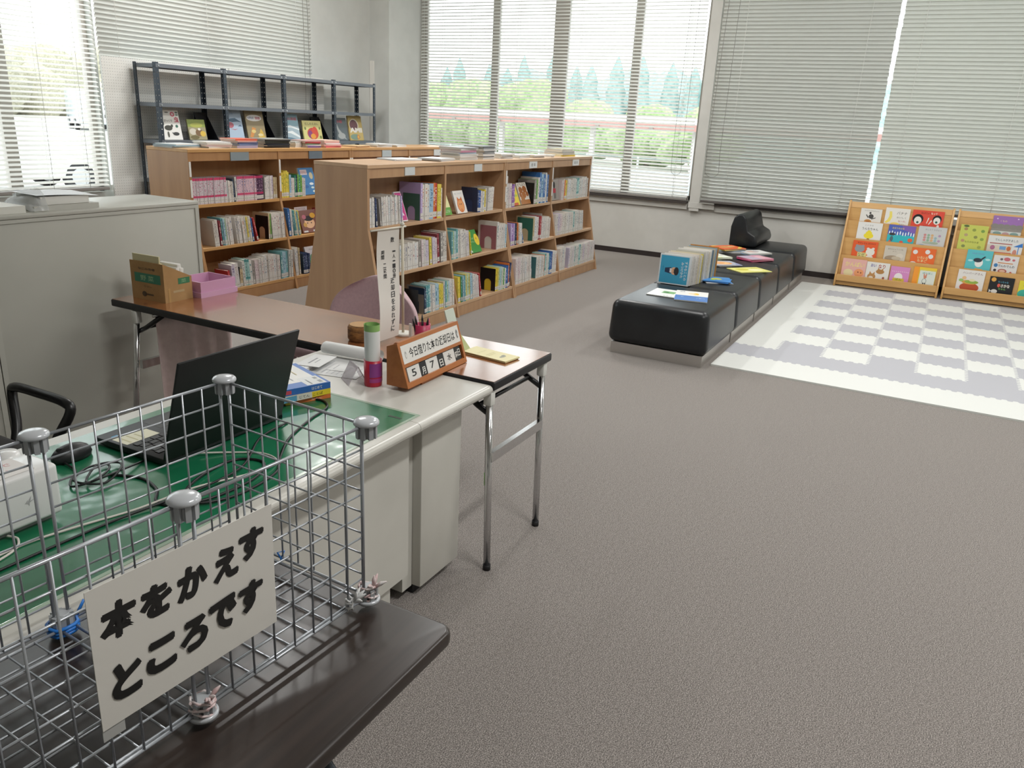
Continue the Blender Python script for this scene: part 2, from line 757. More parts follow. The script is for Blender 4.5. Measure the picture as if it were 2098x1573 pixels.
blind('open white blind over the wide far window with the green hill', 'X', BX-.045, 2.77, 6.70, .733, 3.74, -24, M_slat, M_rail,
      [2.95, 3.63, 4.33, 5.2, 5.9, 6.35, 6.64], [(2.93, 1.03, .07)])
blind('closed grey blind nearest the far corner, above the black bench', 'X', BX-.09, .758, 2.585, .735, 3.74, 53, M_slat2, M_rail2,
      [1.02, 2.30], [(2.48, 1.04, .09)], bow=.008)
blind('closed pale blind hanging behind the two picture book racks', 'X', BX-.09, -2.3, .715, .82, 3.74, 54, M_slat3, M_rail2, [.5, -.45, -1.4], bow=.008)
blind('open blind on the side window, cars showing through it', 'Y', LY-.05, 2.0, 5.0, .755, 3.74, -21, M_slat, M_rail, [2.5, 3.6, 4.45, 4.8], cordm=M_cordw)
blind('closed white blind on the side wall above the grey steel rack', 'Y', LY-.05, 5.05, 7.86, 1.4, 3.74, 58, M_slat4, M_rail, [5.24, 6.3, 7.6], [(7.74, 1.5, .05)], bow=.008)

# perforated hardboard sheets standing against the side wall, below the blind
t = NT('pegboard')
v = t.coords()
x, y, z = t.xyz(v)
fx = t.math('SUBTRACT', t.math('FRACT', t.math('MULTIPLY', x, 40)), .5)
fz = t.math('SUBTRACT', t.math('FRACT', t.math('MULTIPLY', z, 40)), .5)
d2 = t.math('ADD', t.math('MULTIPLY', fx, fx), t.math('MULTIPLY', fz, fz))
t.color(t.mix(t.math('LESS_THAN', d2, .014), '#e0e0db', '#8c8e8c'), .5)
M_peg = t.m
for k, (x0, x1) in enumerate(((5.03, 6.52), (6.53, 8.02))):
    b = MB().box(x0, 6.955, 0, x1, 6.975, 1.94)
    o = b.build('pegboard', M_peg)
    tag(o, ('perforated white board behind the near half of the steel rack', 'perforated white board behind the far half of the steel rack')[k], 'pegboard', 'perforated boards along the side wall')

# ------------------------------------------------------------------ unseen ceiling lamps, mostly added to fill the room with light
for i, (x, y, e) in enumerate(UNSEEN_LAMPS):
    o = thing('unseen_ceiling_light', 'unseen white ceiling fixture %s from the camera' % ORD[i+1], 'ceiling light', (x, y, CZ-.09), 0, 'unseen fixtures on the ceiling')
    b = MB().box(x-.62, y-.11, CZ-.05, x+.62, y+.11, CZ)
    b.build('housing', M_white, o)
    b = MB()
    for dy in (-.05, .05):
        b.cyl((x-.58, y+dy, CZ-.07), (x+.58, y+dy, CZ-.07), .016, 10)
    b.build('tube', mat('#fff8ee', .5, emit=3.0), o)
    area_light('unseen_ceiling_lamp', (x, y, CZ-.1), (1.2, .22), e, (1, .99, .97))

# ------------------------------------------------------------------ outside
GZ = -.35
b = MB().box(-60, -80, GZ-.3, 140, 120, GZ)
g = struct(b.build('ground', noisy_mat('asphalt', '#b3b1ad', '#c9c7c3', 6, .9)))


def blob(mb, c, r, seed, sc=(1, 1, 1), amp=.22, m=0, n=26, k=16):
    rnd = random.Random(seed)
    ph = [(rnd.uniform(2, 7), rnd.uniform(2, 7), rnd.uniform(2, 7), rnd.uniform(0, 6)) for _ in range(7)]
    vs, fs = [], []
    for i in range(k+1):
        for j in range(n):
            th = PI*i/k
            al = 2*PI*j/n
            d = Vector((math.sin(th)*math.cos(al), math.sin(th)*math.sin(al), -math.cos(th)))
            q = 1+amp*sum(math.sin(a*d.x+b_*d.y*1.3+c_*d.z+p) for a, b_, c_, p in ph)/3+rnd.uniform(-.07, .07)*math.sin(th)
            vs.append((c[0]+d.x*r*sc[0]*q, c[1]+d.y*r*sc[1]*q, c[2]+d.z*r*sc[2]*q))
    for i in range(k):
        for j in range(n):
            fs.append((i*n+j, i*n+(j+1) % n, (i+1)*n+(j+1) % n, (i+1)*n+j))
    mb.add(vs, fs, m, True)


M_leaf = noisy_mat('leaf_bright', '#7f9c6a', '#b9cc98', 5, .8, .8)  # distance haze is put into these leaf colours by paling them
M_leaf2 = noisy_mat('leaf_hazy', '#7f9c9a', '#a5bbb6', 3, .8, .8)
M_leaf3 = noisy_mat('leaf_olive_hazy', '#a3a08a', '#c9c4b0', 6, .8, .8)
M_bark = mat('#6d5f50', .9)
b = MB()
n = 150
vs, fs = [], []
_hr = random.Random(8)
for i in range(n+1):
    yy = -30+110*i/n
    hgt = 5.6+.35*math.sin(i*.37)+.25*math.sin(i*1.1+1)-.9*max(0, min(1, (yy-30)/12))
    vs += [(57, yy, GZ)]
    for q in range(1, 7):
        vs.append((57+1.5*q+_hr.uniform(-.3, .3), yy+_hr.uniform(-.25, .25), GZ+(hgt-GZ)*(q/6)**.6+_hr.uniform(-.22, .22)))
    vs.append((85, yy, GZ))
for i in range(n):
    for j in range(7):
        fs.append((i*8+j, i*8+j+1, i*8+9+j, i*8+8+j))
b.add(vs, fs, 0, True)
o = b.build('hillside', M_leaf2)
struct(o)


def conifer_parts(name, label, x, y, h, r, group):
    o = thing(name, label, 'tree', (x, y, GZ), 0, group)
    cr = MB()
    rnd = random.Random(int(x*100+y*7))
    prof = []
    L = 9
    for i in range(L+1):
        q = i/L
        rr = r*(1-q)**.5*(1.0 if i % 2 else .78)+.05
        prof.append((rr, h*(.15+.85*q)))
    n = 14
    vs = [(x+rr*rnd.uniform(.75, 1.2)*math.cos(2*PI*j/n), y+rr*rnd.uniform(.75, 1.2)*math.sin(2*PI*j/n), GZ+z) for rr, z in prof for j in range(n)]
    fs = [(i*n+j, i*n+(j+1) % n, (i+1)*n+(j+1) % n, (i+1)*n+j) for i in range(L) for j in range(n)]
    cr.add(vs, fs, 0, True)
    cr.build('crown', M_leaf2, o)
    MB().cyl((x, y, GZ), (x, y, GZ+h*.3), r*.1, 8).build('trunk', M_bark, o)
    return o


rnd = random.Random(4)
for i in range(17):
    yy = 13.5+1.95*i
    hh = 6.5+.3*math.sin(i*1.7)+rnd.uniform(-.3, .3)-.95*max(0, min(1, (yy-30)/12))
    conifer_parts('conifer_tree', 'hazy dark conifer on the hill crest, %s along from the pillar' % ORD[i+1], 60+rnd.uniform(-1, 1), yy, hh, 1.0, 'conifers on the hill crest')
for i, (x, y, r, sz) in enumerate([(40, 17.0, 1.7, 1.0), (40, 20.3, 2.3, 1.1), (40, 23.5, 2.2, 1.0), (40, 26.5, 2.0, .95), (40, 13.6, 1.6, 1.1), (39, 10.4, 1.5, 1.1)]):
    o = thing('broadleaf_tree', ('pale green leafy tree beyond the carport, %s from the window pillar' % ORD[[3, 4, 5, 6, 2, 1][i]]), 'tree', (x, y, GZ), 0, 'leafy trees beyond the carport')
    mb = MB()
    blob(mb, (x, y, GZ+.75+r*.5), r, i+3, (1, 1, sz*.78))
    blob(mb, (x-.6, y+1.3, GZ+.75+r*.3), r*.7, i+33, (1, 1, sz*.7))
    mb.build('crown', M_leaf, o)
    MB().cyl((x, y, GZ), (x, y, GZ+2), .2, 8).build('trunk', M_bark, o)
# carport roof with its row of posts
o = thing('carport', 'long low carport with a reddish roof edge and pale posts', 'carport', (20, 9, GZ))
b = MB().box(19.9, -4, 1.50, 20.05, 24, 1.66)
b.build('fascia', mat('#b98f88', .6), o)
b = MB()
b.prism([(20.05, 1.56), (25, 1.80), (25, 1.86), (20.05, 1.66)], -4, 24, 'Y')
b.build('roof', mat('#cfc9c4', .5), o)
for k in range(10):
    y = -2.5+k*2.75
    MB().box(20.3, y-.06, GZ, 20.42, y+.06, 1.56).build('post', mat('#d8d8d4', .5), o)
for k in range(19):
    y = -3.4+k*1.45
    MB().box(19.86, y-.05, 1.50, 19.9, y+.05, 1.585).build('bracket', mat('#9a8f88', .6), o)
# low fence in front of the carport
o = thing('mesh_fence', 'pale mesh fence in front of the carport', 'fence', (17, 8, GZ))
for k in range(24):
    MB().cyl((17, -6+k*1.2, GZ), (17, -6+k*1.2, .95), .025, 6).build('post', mat('#bfc6c6', .5), o)
b = MB()
for k in range(14):
    b.cyl((17, -6, GZ+.1+k*.09), (17, 21.6, GZ+.1+k*.09), .008, 4)
b.build('wire_mesh', mat('#b3bcc0', .5), o)


def car(name, label, M, L, Wd, prof, glass, body, cat='car'):
    """prof: side outline (x along length, z); glass: side outline of the glasshouse"""
    o = thing(name, label, cat, mw=M)
    b = MB().prism(prof, -Wd/2, Wd/2, 'Y')
    b.build('body', body, o, world=False, bevel=.07, seg=3)
    g = MB().prism(glass, -Wd/2+.06, Wd/2-.06, 'Y')
    g.build('windows', mat('#5d7480', .12, coat=.3), o, world=False)
    for x in (L*.2, L*.79):
        for y in (-Wd/2+.08, Wd/2-.08):
            q = MB()
            q.cyl((x, y-.1, .31), (x, y+.1, .31), .31, 20)
            q.cyl((x, y-.105, .31), (x, y+.105, .31), .19, 16, 1)
            q.build('wheel', [mat('#26272a', .8), mat('#b9bcbe', .3, .8)], o, world=False)
    for y in (-Wd/2+.25, Wd/2-.25):
        q = MB()
        q.sphere((.06, y, .72), .11, sc=(.6, 1.4, .8))
        q.build('headlight', mat('#e8eef0', .1, coat=.5), o, world=False)
    return o


M_carw = mat('#e3e6e8', .25, coat=.6)
M_carb = mat('#c3d0d8', .25, coat=.6)
car('hatchback_car', 'white car parked outside the side window', Matrix.Translation((11.9, 17.0, GZ)) @ Matrix.Rotation(math.radians(172), 4, 'Z'), 3.9, 1.65,
    [(0, .3), (.02, .75), (.35, .95), (1.0, 1.02), (1.75, 1.5), (3.2, 1.52), (3.8, 1.1), (3.9, .8), (3.9, .3)],
    [(1.12, 1.04), (1.74, 1.47), (3.18, 1.485), (3.62, 1.08)], M_carw)
car('delivery_van', 'pale grey van facing the building across the car park', Matrix.Translation((33.6, 47.5, GZ)) @ Matrix.Rotation(math.radians(64), 4, 'Z') @ Matrix.Scale(1.25, 4), 3.4, 1.7,
    [(0, .3), (0, .95), (.25, 1.1), (.75, 1.95), (3.3, 2.0), (3.4, 1.0), (3.4, .3)],
    [(.28, 1.14), (.74, 1.88), (3.2, 1.9), (3.25, 1.15)], M_carb, 'van')
o = thing('young_tree', 'small round tree at the edge of the car park', 'tree', (45.2, 62.5, GZ))
mb = MB()
blob(mb, (45.2, 62.5, 1.5), 1.5, 71, (1, 1, .8))
mb.build('crown', M_leaf3, o)
MB().cyl((45.2, 62.5, GZ), (45.2, 62.5, .9), .14, 8).build('trunk', M_bark, o)
for i, (x, y, r) in enumerate([(36, 74, 3.4), (42.5, 76, 3.6), (49, 77, 3.4), (29.5, 73, 3.3), (55.5, 78, 3.2)]):
    o = thing('hedge_tree', 'hazy olive tree behind the car park, %s beyond the small tree' % ORD[[2, 3, 4, 1, 5][i]], 'tree', (x, y, GZ), 0, 'olive trees behind the car park')
    mb = MB()
    blob(mb, (x, y, GZ+3.0), r, i+50, (1.05, 1, 1.0))
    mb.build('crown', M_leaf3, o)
    MB().cyl((x, y, GZ), (x, y, GZ+2), .2, 8).build('trunk', M_bark, o)

# ------------------------------------------------------------------ furniture materials
M_beech = wood_mat('beech_board', '#b08a68', '#be9874', (14, 14, 1.2), .38)
M_beech2 = wood_mat('beech_shelf', '#c09c7a', '#cdab88', (1.2, 20, 20), .38)
M_oak = wood_mat('honey_board', '#ab7f56', '#b98d62', (14, 14, 1.2), .35)
M_oak2 = wood_mat('honey_shelf', '#c4945c', '#d2a46c', (1.2, 20, 20), .35)
M_rackw = wood_mat('rack_plywood', '#c6995c', '#d4a86c', (16, 1.5, 16), .35)
M_card = mat('#e9e8e3', .5)
M_steelrack = mat('#737a82', .4, .35)
M_chrome = mat('#d3d3d4', .14, 1.)
M_black = mat('#17171a', .5)
M_blackp = mat('#101012', .35)
M_deskgrey = noisy_mat('desk_enamel', '#c4c2ba', '#cbc9c1', 3, .3)
M_cab = noisy_mat('cabinet_enamel', '#b4b4ab', '#bab9b0', 2, .32)
M_leather = None
t = NT('black_leather')
n1 = t.noise(t.coords(), 5, 3, .6)
t.color(t.ramp(n1, [(.3, '#15171a'), (.7, '#212427')]), .34)
n2 = t.noise(t.coords(), 260, 2)
t.bump(n2, .12, .002)
M_leather = t.m


def holes(name, axis):
    """rack post steel with a row of see-through punched holes along z; axis is the across-flange coordinate"""
    t = NT(name)
    t.b.inputs['Base Color'].default_value = lin('#3e4852')
    t.b.inputs['Roughness'].default_value = .4
    t.b.inputs['Metallic'].default_value = .3
    x, y, z = t.xyz(t.coords())
    a = x if axis == 'x' else y
    da = t.math('SUBTRACT', t.math('ABSOLUTE', a), .019)
    dz = t.math('MULTIPLY', t.math('SUBTRACT', t.math('FRACT', t.math('MULTIPLY', z, 20)), .5), .05)
    d2 = t.math('ADD', t.math('MULTIPLY', da, da), t.math('MULTIPLY', dz, dz))
    on = t.math('LESS_THAN', d2, .0055**2)
    tr = t.n('ShaderNodeBsdfTransparent')
    mx = t.n('ShaderNodeMixShader')
    t.link(on, mx.inputs[0])
    t.link(t.b.outputs[0], mx.inputs[1])
    t.link(tr.outputs[0], mx.inputs[2])
    t.link(mx.outputs[0], t.out.inputs[0])
    return t.m


M_postx = holes('rack_post_front', 'x')
M_posty = holes('rack_post_side', 'y')

# ------------------------------------------------------------------ double-sided bookcases
BCX = [4.457, 5.447, 6.437, 7.427, 8.416]
SHZ = (.80, .462, .11)
TOPZ = 1.23


def bookcase(label, x0, x1, yf, mb, ms, header):
    """two-bay double-sided bookcase; yf is the front of the upper part, the foot stands .16 further out"""
    yc = yf+.235
    o = thing('bookcase', label, 'bookcase', ((x0+x1)/2, yc, 0))
    xm = (x0+x1)/2
    prof = [(yf-.16, 0), (yf, .79), (yf, TOPZ-.026), (yf+.47, TOPZ-.026), (yf+.47, .79), (yf+.63, 0)]
    for a in (x0, x1-.026):
        MB().prism(prof, a, a+.026, 'X').build('side_panel', mb, o)
    MB().prism(prof, xm-.012, xm+.012, 'X').build('divider', mb, o)
    MB().box(x0, yf-.004, TOPZ-.026, x1, yf+.474, TOPZ).build('top_board', ms, o, bevel=.002, seg=1)
    MB().box(x0+.026, yc-.006, .02, x1-.026, yc+.006, TOPZ-.03).build('back_panel', mb, o)
    for a, b_ in ((x0+.0265, xm-.0125), (xm+.0125, x1-.0265)):
        for z in SHZ:
            dy = .16*(1-min(z-.012, .79)/.79)
            MB().box(a, yf-dy+.002, z-.026, b_, yc-.0065, z).build('shelf', ms, o, bevel=.002, seg=1)
            MB().box(a, yc+.0065, z-.026, b_, yf+.47+dy-.002, z).build('shelf', ms, o)
        MB().box(a, yf+.006, TOPZ-.092, b_, yf+.022, TOPZ-.027).build('header_board', mb, o)
        MB().box(a, yf+.45, TOPZ-.092, b_, yf+.466, TOPZ-.027).build('header_board', mb, o)
        MB().box(a, yf-.135, 0, b_, yf-.12, SHZ[2]-.027).build('plinth', mb, o)
    for (cx, cw, ch, cz, col, txt) in header:
        c = MB().box(cx-cw/2, yf-.0015, cz, cx+cw/2, yf+.005, cz+ch).build('label_card', mat(col, .35), o)
        if txt:
            art('lettering', cw, ch, [('t', txt, .5, .5, .55, .5, '#3a3a3a')], c, frame((cx-cw/2, yf-.0017, cz), (1, 0, 0), (0, 0, 1)))
    return o


YF1 = 3.50
YF2 = 5.25
bookcase('beech bookcase with leaning picture books, nearest the pink chair', BCX[0], BCX[2]-.002, YF1, M_beech, M_beech2,
         [(4.96, .125, .058, 1.145, '#cfd4d4', ''), (5.95, .125, .058, 1.145, '#d4d8d8', '')])
bookcase('beech bookcase carrying the stacks of books, end by the far window', BCX[2]+.002, BCX[4], YF1, M_beech, M_beech2,
         [(6.98, .16, .062, 1.143, '#e3e5e4', '絵 本'), (7.98, .16, .062, 1.143, '#e3e5e4', '絵 本')])
bookcase('honey bookcase holding the rows of comics, behind the grey cabinet', BCX[0], BCX[2]-.002, YF2, M_oak, M_oak2,
         [(4.99, .20, .07, 1.135, '#8e9aa0', ''), (5.92, .18, .07, 1.135, '#6d7a85', '')])
bookcase('honey bookcase mostly hidden behind the front bookcase', BCX[2]+.002, BCX[4], YF2, M_oak, M_oak2,
         [(7.02, .16, .07, 1.135, '#b9c3c6', ''), (7.98, .14, .07, 1.135, '#dde0df', '')])
# thin white label rails stuck to the front edges of the panels
k = 0
for yf, xs, nm in ((YF2, (BCX[0]+.013, 5.447, 6.425, 6.452, 7.427), 'rear'), (YF1, (6.452, 7.427, 8.403), 'front')):
    for i, x in enumerate(xs):
        b = MB()
        for z0, z1 in ((1.02, 1.135), (.86, .995)):
            b.box(x-.009, yf-.004, z0, x+.009, yf-.0005, z1)
        o = b.build('label_strip', M_white)
        tag(o, 'narrow white label strip on the %s upright of the %s bookcase row' % (ORD[i+1+(1 if nm == 'front' else 0)], nm), 'label strip', 'label strips on the bookcase uprights')

# ------------------------------------------------------------------ grey steel rack by the side wall
RX = [5.318, 6.12, 6.96, 7.79, 8.585]
RY0, RY1 = 6.60, 6.905
o = thing('steel_rack', 'dark grey bolted steel rack of four bays with face-out books', 'rack', (6.95, 6.75, 0))
TZ = 1.915
for i, x in enumerate(RX):
    for y, sy in ((RY0, 1), (RY1, -1)):
        sx = (1 if i < 4 else -1) if sy == 1 else (1 if i == 0 else -1)
        w_ = bpy.data.objects.new('x', None)
        b = MB()
        # flange parallel to the wall and flange running front to back
        xa, xb = (x, x+sx*.038)
        b.box(0, 0, 0, sx*.038, sy*.0025, TZ, 0)
        b.box(0, sy*.0026, 0, sx*.0025, sy*.038, TZ, 1)
        bpy.data.objects.remove(w_)
        p = b.build('post', [M_postx, M_posty], o, world=False)
        p.location = _M[o].inverted() @ Vector((x, y, 0))
LV = (TZ-.012, 1.56, 1.225, .86, .5, .12)
for i in range(4):
    x0, x1 = RX[i]+.004, RX[i+1]-.002
    for z in LV:
        b = MB()
        b.box(x0, RY0-.003, z-.004, x1, RY1+.003, z)
        b.box(x0, RY0-.003, z-.034, x1, RY0-.001, z-.0041)
        b.box(x0, RY1+.001, z-.034, x1, RY1+.003, z-.0041)
        b.box(x0, RY0, z-.034, x0+.002, RY1, z-.0041)
        b.box(x1-.002, RY0, z-.034, x1, RY1, z-.0041)
        s_ = b.build('shelf', M_steelrack, o)
        for bx in (x0+.03, x1-.03):
            q = MB().cyl((bx, RY0-.008, z-.018), (bx, RY0-.003, z-.018), .007, 8)
            q.build('bolt', mat('#c9ced1', .3, .8), s_)

# ------------------------------------------------------------------ grey cabinets
def cabinet(label, x0, x1, y0, y1, z, group):
    o = thing('filing_cabinet', label, 'cabinet', ((x0+x1)/2, (y0+y1)/2, 0), 0, group)
    b = MB()
    b.box(x0, y0+.001, .04, x1, y1, z-.018)
    b.build('body', M_cab, o, bevel=.004)
    MB().box(x0-.002, y0-.006, z-.0178, x1+.002, y1+.002, z).build('top', M_cab, o, bevel=.004)
    MB().box(x0+.02, y0+.02, 0, x1-.02, y1-.02, .0395).build('plinth', mat('#55554f', .6), o)
    b = MB()
    e = .022
    b.box(x0, y0-.004, .045, x0+e, y0+.0005, z-.019)
    b.box(x1-e, y0-.004, .045, x1, y0+.0005, z-.019)
    b.box(x0+e, y0-.004, .045, x1-e, y0+.0005, .075)
    b.box(x0+e, y0-.004, z-.034, x1-e, y0+.0005, z-.019)
    b.build('frame', M_cab, o)
    return o


cabinet('grey steel cabinet standing at the end of the wooden table', 1.805, 2.885, 3.35, 3.75, 1.10, 'grey steel cabinets')
cabinet('grey steel cabinet at the far side of the office chair', 0.92, 1.80, 3.35, 3.75, 1.10, 'grey steel cabinets')

# ------------------------------------------------------------------ folding table with walnut top
t = NT('walnut_laminate')
v = t.mapping(t.coords(), (26, 1.6, 26))
n = t.noise(v, 1.0, 4, .6)
t.color(t.ramp(n, [(.3, '#8a5430'), (.7, '#a66c42')]), .22)
t.b.inputs['Coat Weight'].default_value = 1.0
t.b.inputs['Coat Roughness'].default_value = .13
t.b.inputs['Coat IOR'].default_value = 1.75
M_walnut = t.m
TT = .712
o = thing('folding_table', 'long walnut folding table with black edge and chrome legs', 'table', (2.49, 2.24, 0))
MB().box(2.262, 1.237, TT-.033, 2.722, 3.24, TT-.0012).build('edge_band', M_black, o, bevel=.006, seg=3)
MB().box(2.267, 1.242, TT-.0012, 2.717, 3.235, TT).build('table_top', M_walnut, o)


def table_leg(x0, x1, y0, y1, name='leg'):
    """chrome tube leg leaning from its foot to the joint under the top"""
    b = MB()
    b.tube([(x0, y0, .012), (x1, y1, TT-.075)], .0128, 14, 0)
    p = b.build(name, M_chrome, o)
    MB().cyl((x0, y0, 0), (x0, y0, .022), .0145, 12).build('rubber_foot', M_black, p)
    q = MB()
    q.box(x1-.016, y1-.016, TT-.09, x1+.016, y1+.016, TT-.034)
    q.build('joint', mat('#dcdcd6', .5), p, bevel=.005)
    return p


for yy, sg in ((1.262, 1), (3.09, -1)):
    l1 = table_leg(2.232, 2.275, yy-.042*sg, yy)
    l2 = table_leg(2.63, 2.69, yy-.042*sg, yy)
    q = MB()
    q.box(2.258, yy-.032, .415, 2.655, yy-.012, .452)
    q.build('crossbar', M_chrome, o)
    MB().cyl((2.285, yy+.05*sg, TT-.105), (2.685, yy+.05*sg, TT-.105), .008, 8).build('folding_bar', M_blackp, o)
    for x in (2.285, 2.68):
        q = MB()
        q.tube([(x, yy+.0*sg, TT-.13), (x, yy+.05*sg, TT-.105), (x, yy+.16*sg, TT-.036)], .011, 6)
        q.build('folding_brace', M_blackp, o)
q = MB()
q.tube([(2.232+.043*.57, 1.262-.042*.43, .325), (2.232+.043*.63, 1.262-.042*.37, .372)], .0135, 14)
tag(q.build('tape_band', mat('#6bb23a', .6)), 'green tape wound round the near chrome leg of the folding table', 'tape')

# pink cloth under the table
o = thing('hanging_cloth', 'pale pink cloth hanging under the far end of the walnut table', 'cloth', (2.45, 2.95, 0))
b = MB()
n, k = 40, 12
vs, fs = [], []
for i in range(n+1):
    for j in range(k+1):
        u, q = i/n, j/k
        amp = .006+.018*q
        x = 2.30+.30*u+.02*(q-.4)
        y = 2.98-.13*u+amp*math.sin(u*26)+amp*.6*math.sin(u*11+1)
        vs.append((x, y, .665-.62*q+.01*math.sin(u*9)*q))
for i in range(n):
    for j in range(k):
        fs.append((i*(k+1)+j, i*(k+1)+j+1, (i+1)*(k+1)+j+1, (i+1)*(k+1)+j))
b.add(vs, fs, 0, True)
cl = b.build('cloth', noisy_mat('pink_fleece', '#e6d0cd', '#efdad7', 30, .95), o)
sm = cl.modifiers.new('thick', 'SOLIDIFY')
sm.thickness = .004
MB().cyl((2.28, 2.99, .668), (2.62, 2.84, .668), .008, 8).build('rail', M_chrome, o)

# ------------------------------------------------------------------ grey office desk and its side unit
DZ = .70
DY0, DY1 = 1.24, 1.985


def desk_top(x0, x1, name, par):
    r = .016
    pts = [(DY1, DZ-.03), (DY1, DZ)]
    for q in range(7):
        a = PI/2+PI/2*q/6*1.0
        pts.append((DY0+r+r*math.cos(a)-0, DZ-r+r*math.sin(a)))
    pts += [(DY0+.002, DZ-.024), (DY0+.012, DZ-.034), (DY0+.05, DZ-.034)]
    b = MB().prism(pts, x0, x1, 'X', smooth=False)
    return b.build(name, M_deskgrey, par)


o = thing('office_desk', 'grey steel office desk with the green mat and the open laptop', 'desk', (1.05, 1.6, 0))
desk_top(.25, 1.824, 'desk_top', o)
MB().box(.42, 1.33, .12, 1.895-.004, 1.35, DZ-.035).build('modesty_panel', M_deskgrey, o)
MB().box(1.45, 1.351, .03, 1.82, 1.93, DZ-.036).build('drawer_unit', M_deskgrey, o)
for x in (.30, 1.40):
    MB().box(x, 1.36, 0, x+.04, 1.93, DZ-.036).build('leg', M_deskgrey, o)
o = thing('side_desk', 'narrow grey desk unit under the wooden date sign', 'desk', (2.04, 1.6, 0))
desk_top(1.8255, 2.258, 'desk_top', o)
MB().box(1.956, 1.325, .035, 2.2, 1.93, DZ-.035).build('front_panel', M_deskgrey, o, bevel=.006)
MB().box(1.90, 1.36, .035, 1.954, 1.93, DZ-.035).build('upright', M_deskgrey, o)
MB().box(1.96, 1.36, 0, 2.18, 1.90, .0345).build('plinth', M_black, o)

# green desk mat under clear vinyl
t = NT('green_vinyl')
n = t.noise(t.coords(), 2.2, 3, .5)
t.color(t.ramp(n, [(.35, '#136240'), (.65, '#1c7650')]), .3)
t.b.inputs['Coat Weight'].default_value = .8
t.b.inputs['Coat Roughness'].default_value = .1
n2 = t.noise(t.coords(), 7, 2, .5)
bp = t.n('ShaderNodeBump')
bp.inputs['Strength'].default_value = .25
bp.inputs['Distance'].default_value = .02
t.link(n2, bp.inputs['Height'])
t.link(bp.outputs[0], t.b.inputs['Coat Normal'])
M_green = t.m
o = thing('desk_mat', 'dark green desk mat with clear vinyl cover on the grey desk', 'desk mat', (1.3, 1.61, DZ))
MB().box(.42, 1.292, DZ+.0002, 1.868, 1.935, DZ+.002).build('mat_sheet', M_green, o, bevel=.0008, seg=1)
b = MB()
x0, x1, y0, y1 = .41, 1.880, 1.282, 1.945
b.box(x0, y0, DZ+.0003, x1, y0+.0095, DZ+.0022)
b.box(x1-.0115, y0+.0096, DZ+.0003, x1, y1, DZ+.0022)
b.build('vinyl_border', mat('#9db39f', .2, coat=.5), o)
MB().box(1.815, 1.31, DZ+.0021, 1.825, 1.355, DZ+.0026).build('mat_label', mat('#26382c', .4), o)

# ------------------------------------------------------------------ black bench of five modules
o0 = None
mods = [(5.25, 6.095), (6.10, 6.945), (6.95, 7.795), (7.80, 8.63), (8.69, 9.52)]
names = ['black leather bench module nearest the mat corner with two thin booklets', 'second black bench module, carrying the standing row of picture books',
         'third black bench module, under the yellow booklet', 'fourth black bench module, before the gap', 'last black bench module with the back cushion, by the wall']
BY0, BY1 = 1.232, 1.965
for (x0, x1), nm in zip(mods, names):
    o = thing('bench_module', nm, 'bench', ((x0+x1)/2, (BY0+BY1)/2, 0), 0, 'black leather bench modules')
    b = MB()
    # cushion with softly bellied sides
    nx, ny, nz = 10, 10, 6
    pts = {}
    vs, fs = [], []

    def P(i, j, k_, x0=x0, x1=x1):
        u, v_, q = i/nx*2-1, j/ny*2-1, k_/nz*2-1
        ex = 7
        x = (x0+x1)/2+(x1-x0)/2*u
        y = (BY0+BY1)/2+(BY1-BY0)/2*v_*(1-.035*(q+.2)**2 if abs(v_) > .5 else 1)
        z = .082+(.318)*(q+1)/2
        if q > .99:
            z += .006*(1-u**4)*(1-v_**4)
        return (x, y, z)
    b.box(x0, BY0, .082, x1, BY1, .395)
    c = b.build('cushion', M_leather, o, bevel=.055, seg=5)
    for p in c.data.polygons:
        p.use_smooth = True
    # the underside stays tighter than the top
    for v_ in c.data.vertices:
        if v_.co.z < .14:
            v_.co.z = max(v_.co.z, .082)
        else:
            v_.co.y *= 1-.045*((v_.co.z-.14)/.26)
    MB().box(x0+.025, BY0+.03, 0, x1-.02, BY1-.03, .081).build('base', mat('#b9b4af', .35, .5), o)
# back cushion
o = thing('back_cushion', 'black leather back cushion with a lumbar roll on the last bench module', 'cushion', (9.1, 1.8, .40))
prof = [(1.955, .398), (1.955, .60), (1.93, .70), (1.89, .735), (1.84, .735), (1.805, .70), (1.765, .56), (1.735, .545), (1.685, .52), (1.66, .46), (1.665, .42), (1.69, .398)]
b = MB().prism(prof, 8.70, 9.50, 'X')
c = b.build('pad', M_leather, o, bevel=.022, seg=3)

# ------------------------------------------------------------------ puzzle play mat
TS = .32
MX0, MY0 = 5.77, 1.222
rows = 12
cols = 12
o = thing('play_mat', 'grey and white puzzle foam play mat beside the black bench', 'mat', (7.5, -.6, 0))
b = MB()
MT = .012


def edge(p, q, kind, n):
    """zigzag between two grid corners: n teeth, kind is +1/-1 amplitude or 0"""
    p, q = Vector((*p, MT)), Vector((*q, MT))
    d = q-p
    nrm = Vector((-d.y, d.x, 0)).normalized()
    if not kind:
        return [p]
    pts = [p]
    for i in range(n):
        a0, a1 = (i+.12)/n, (i+.50)/n
        a2, a3 = (i+.62)/n, (i+1.0)/n
        am = kind*.011
        pts += [p+d*a0+nrm*am, p+d*a1+nrm*am, p+d*a2-nrm*am, p+d*min(a3, .995)-nrm*am]
    return pts


def gx(i):
    return MX0+TS*i


def gy(j):
    return MY0-TS*j-.0


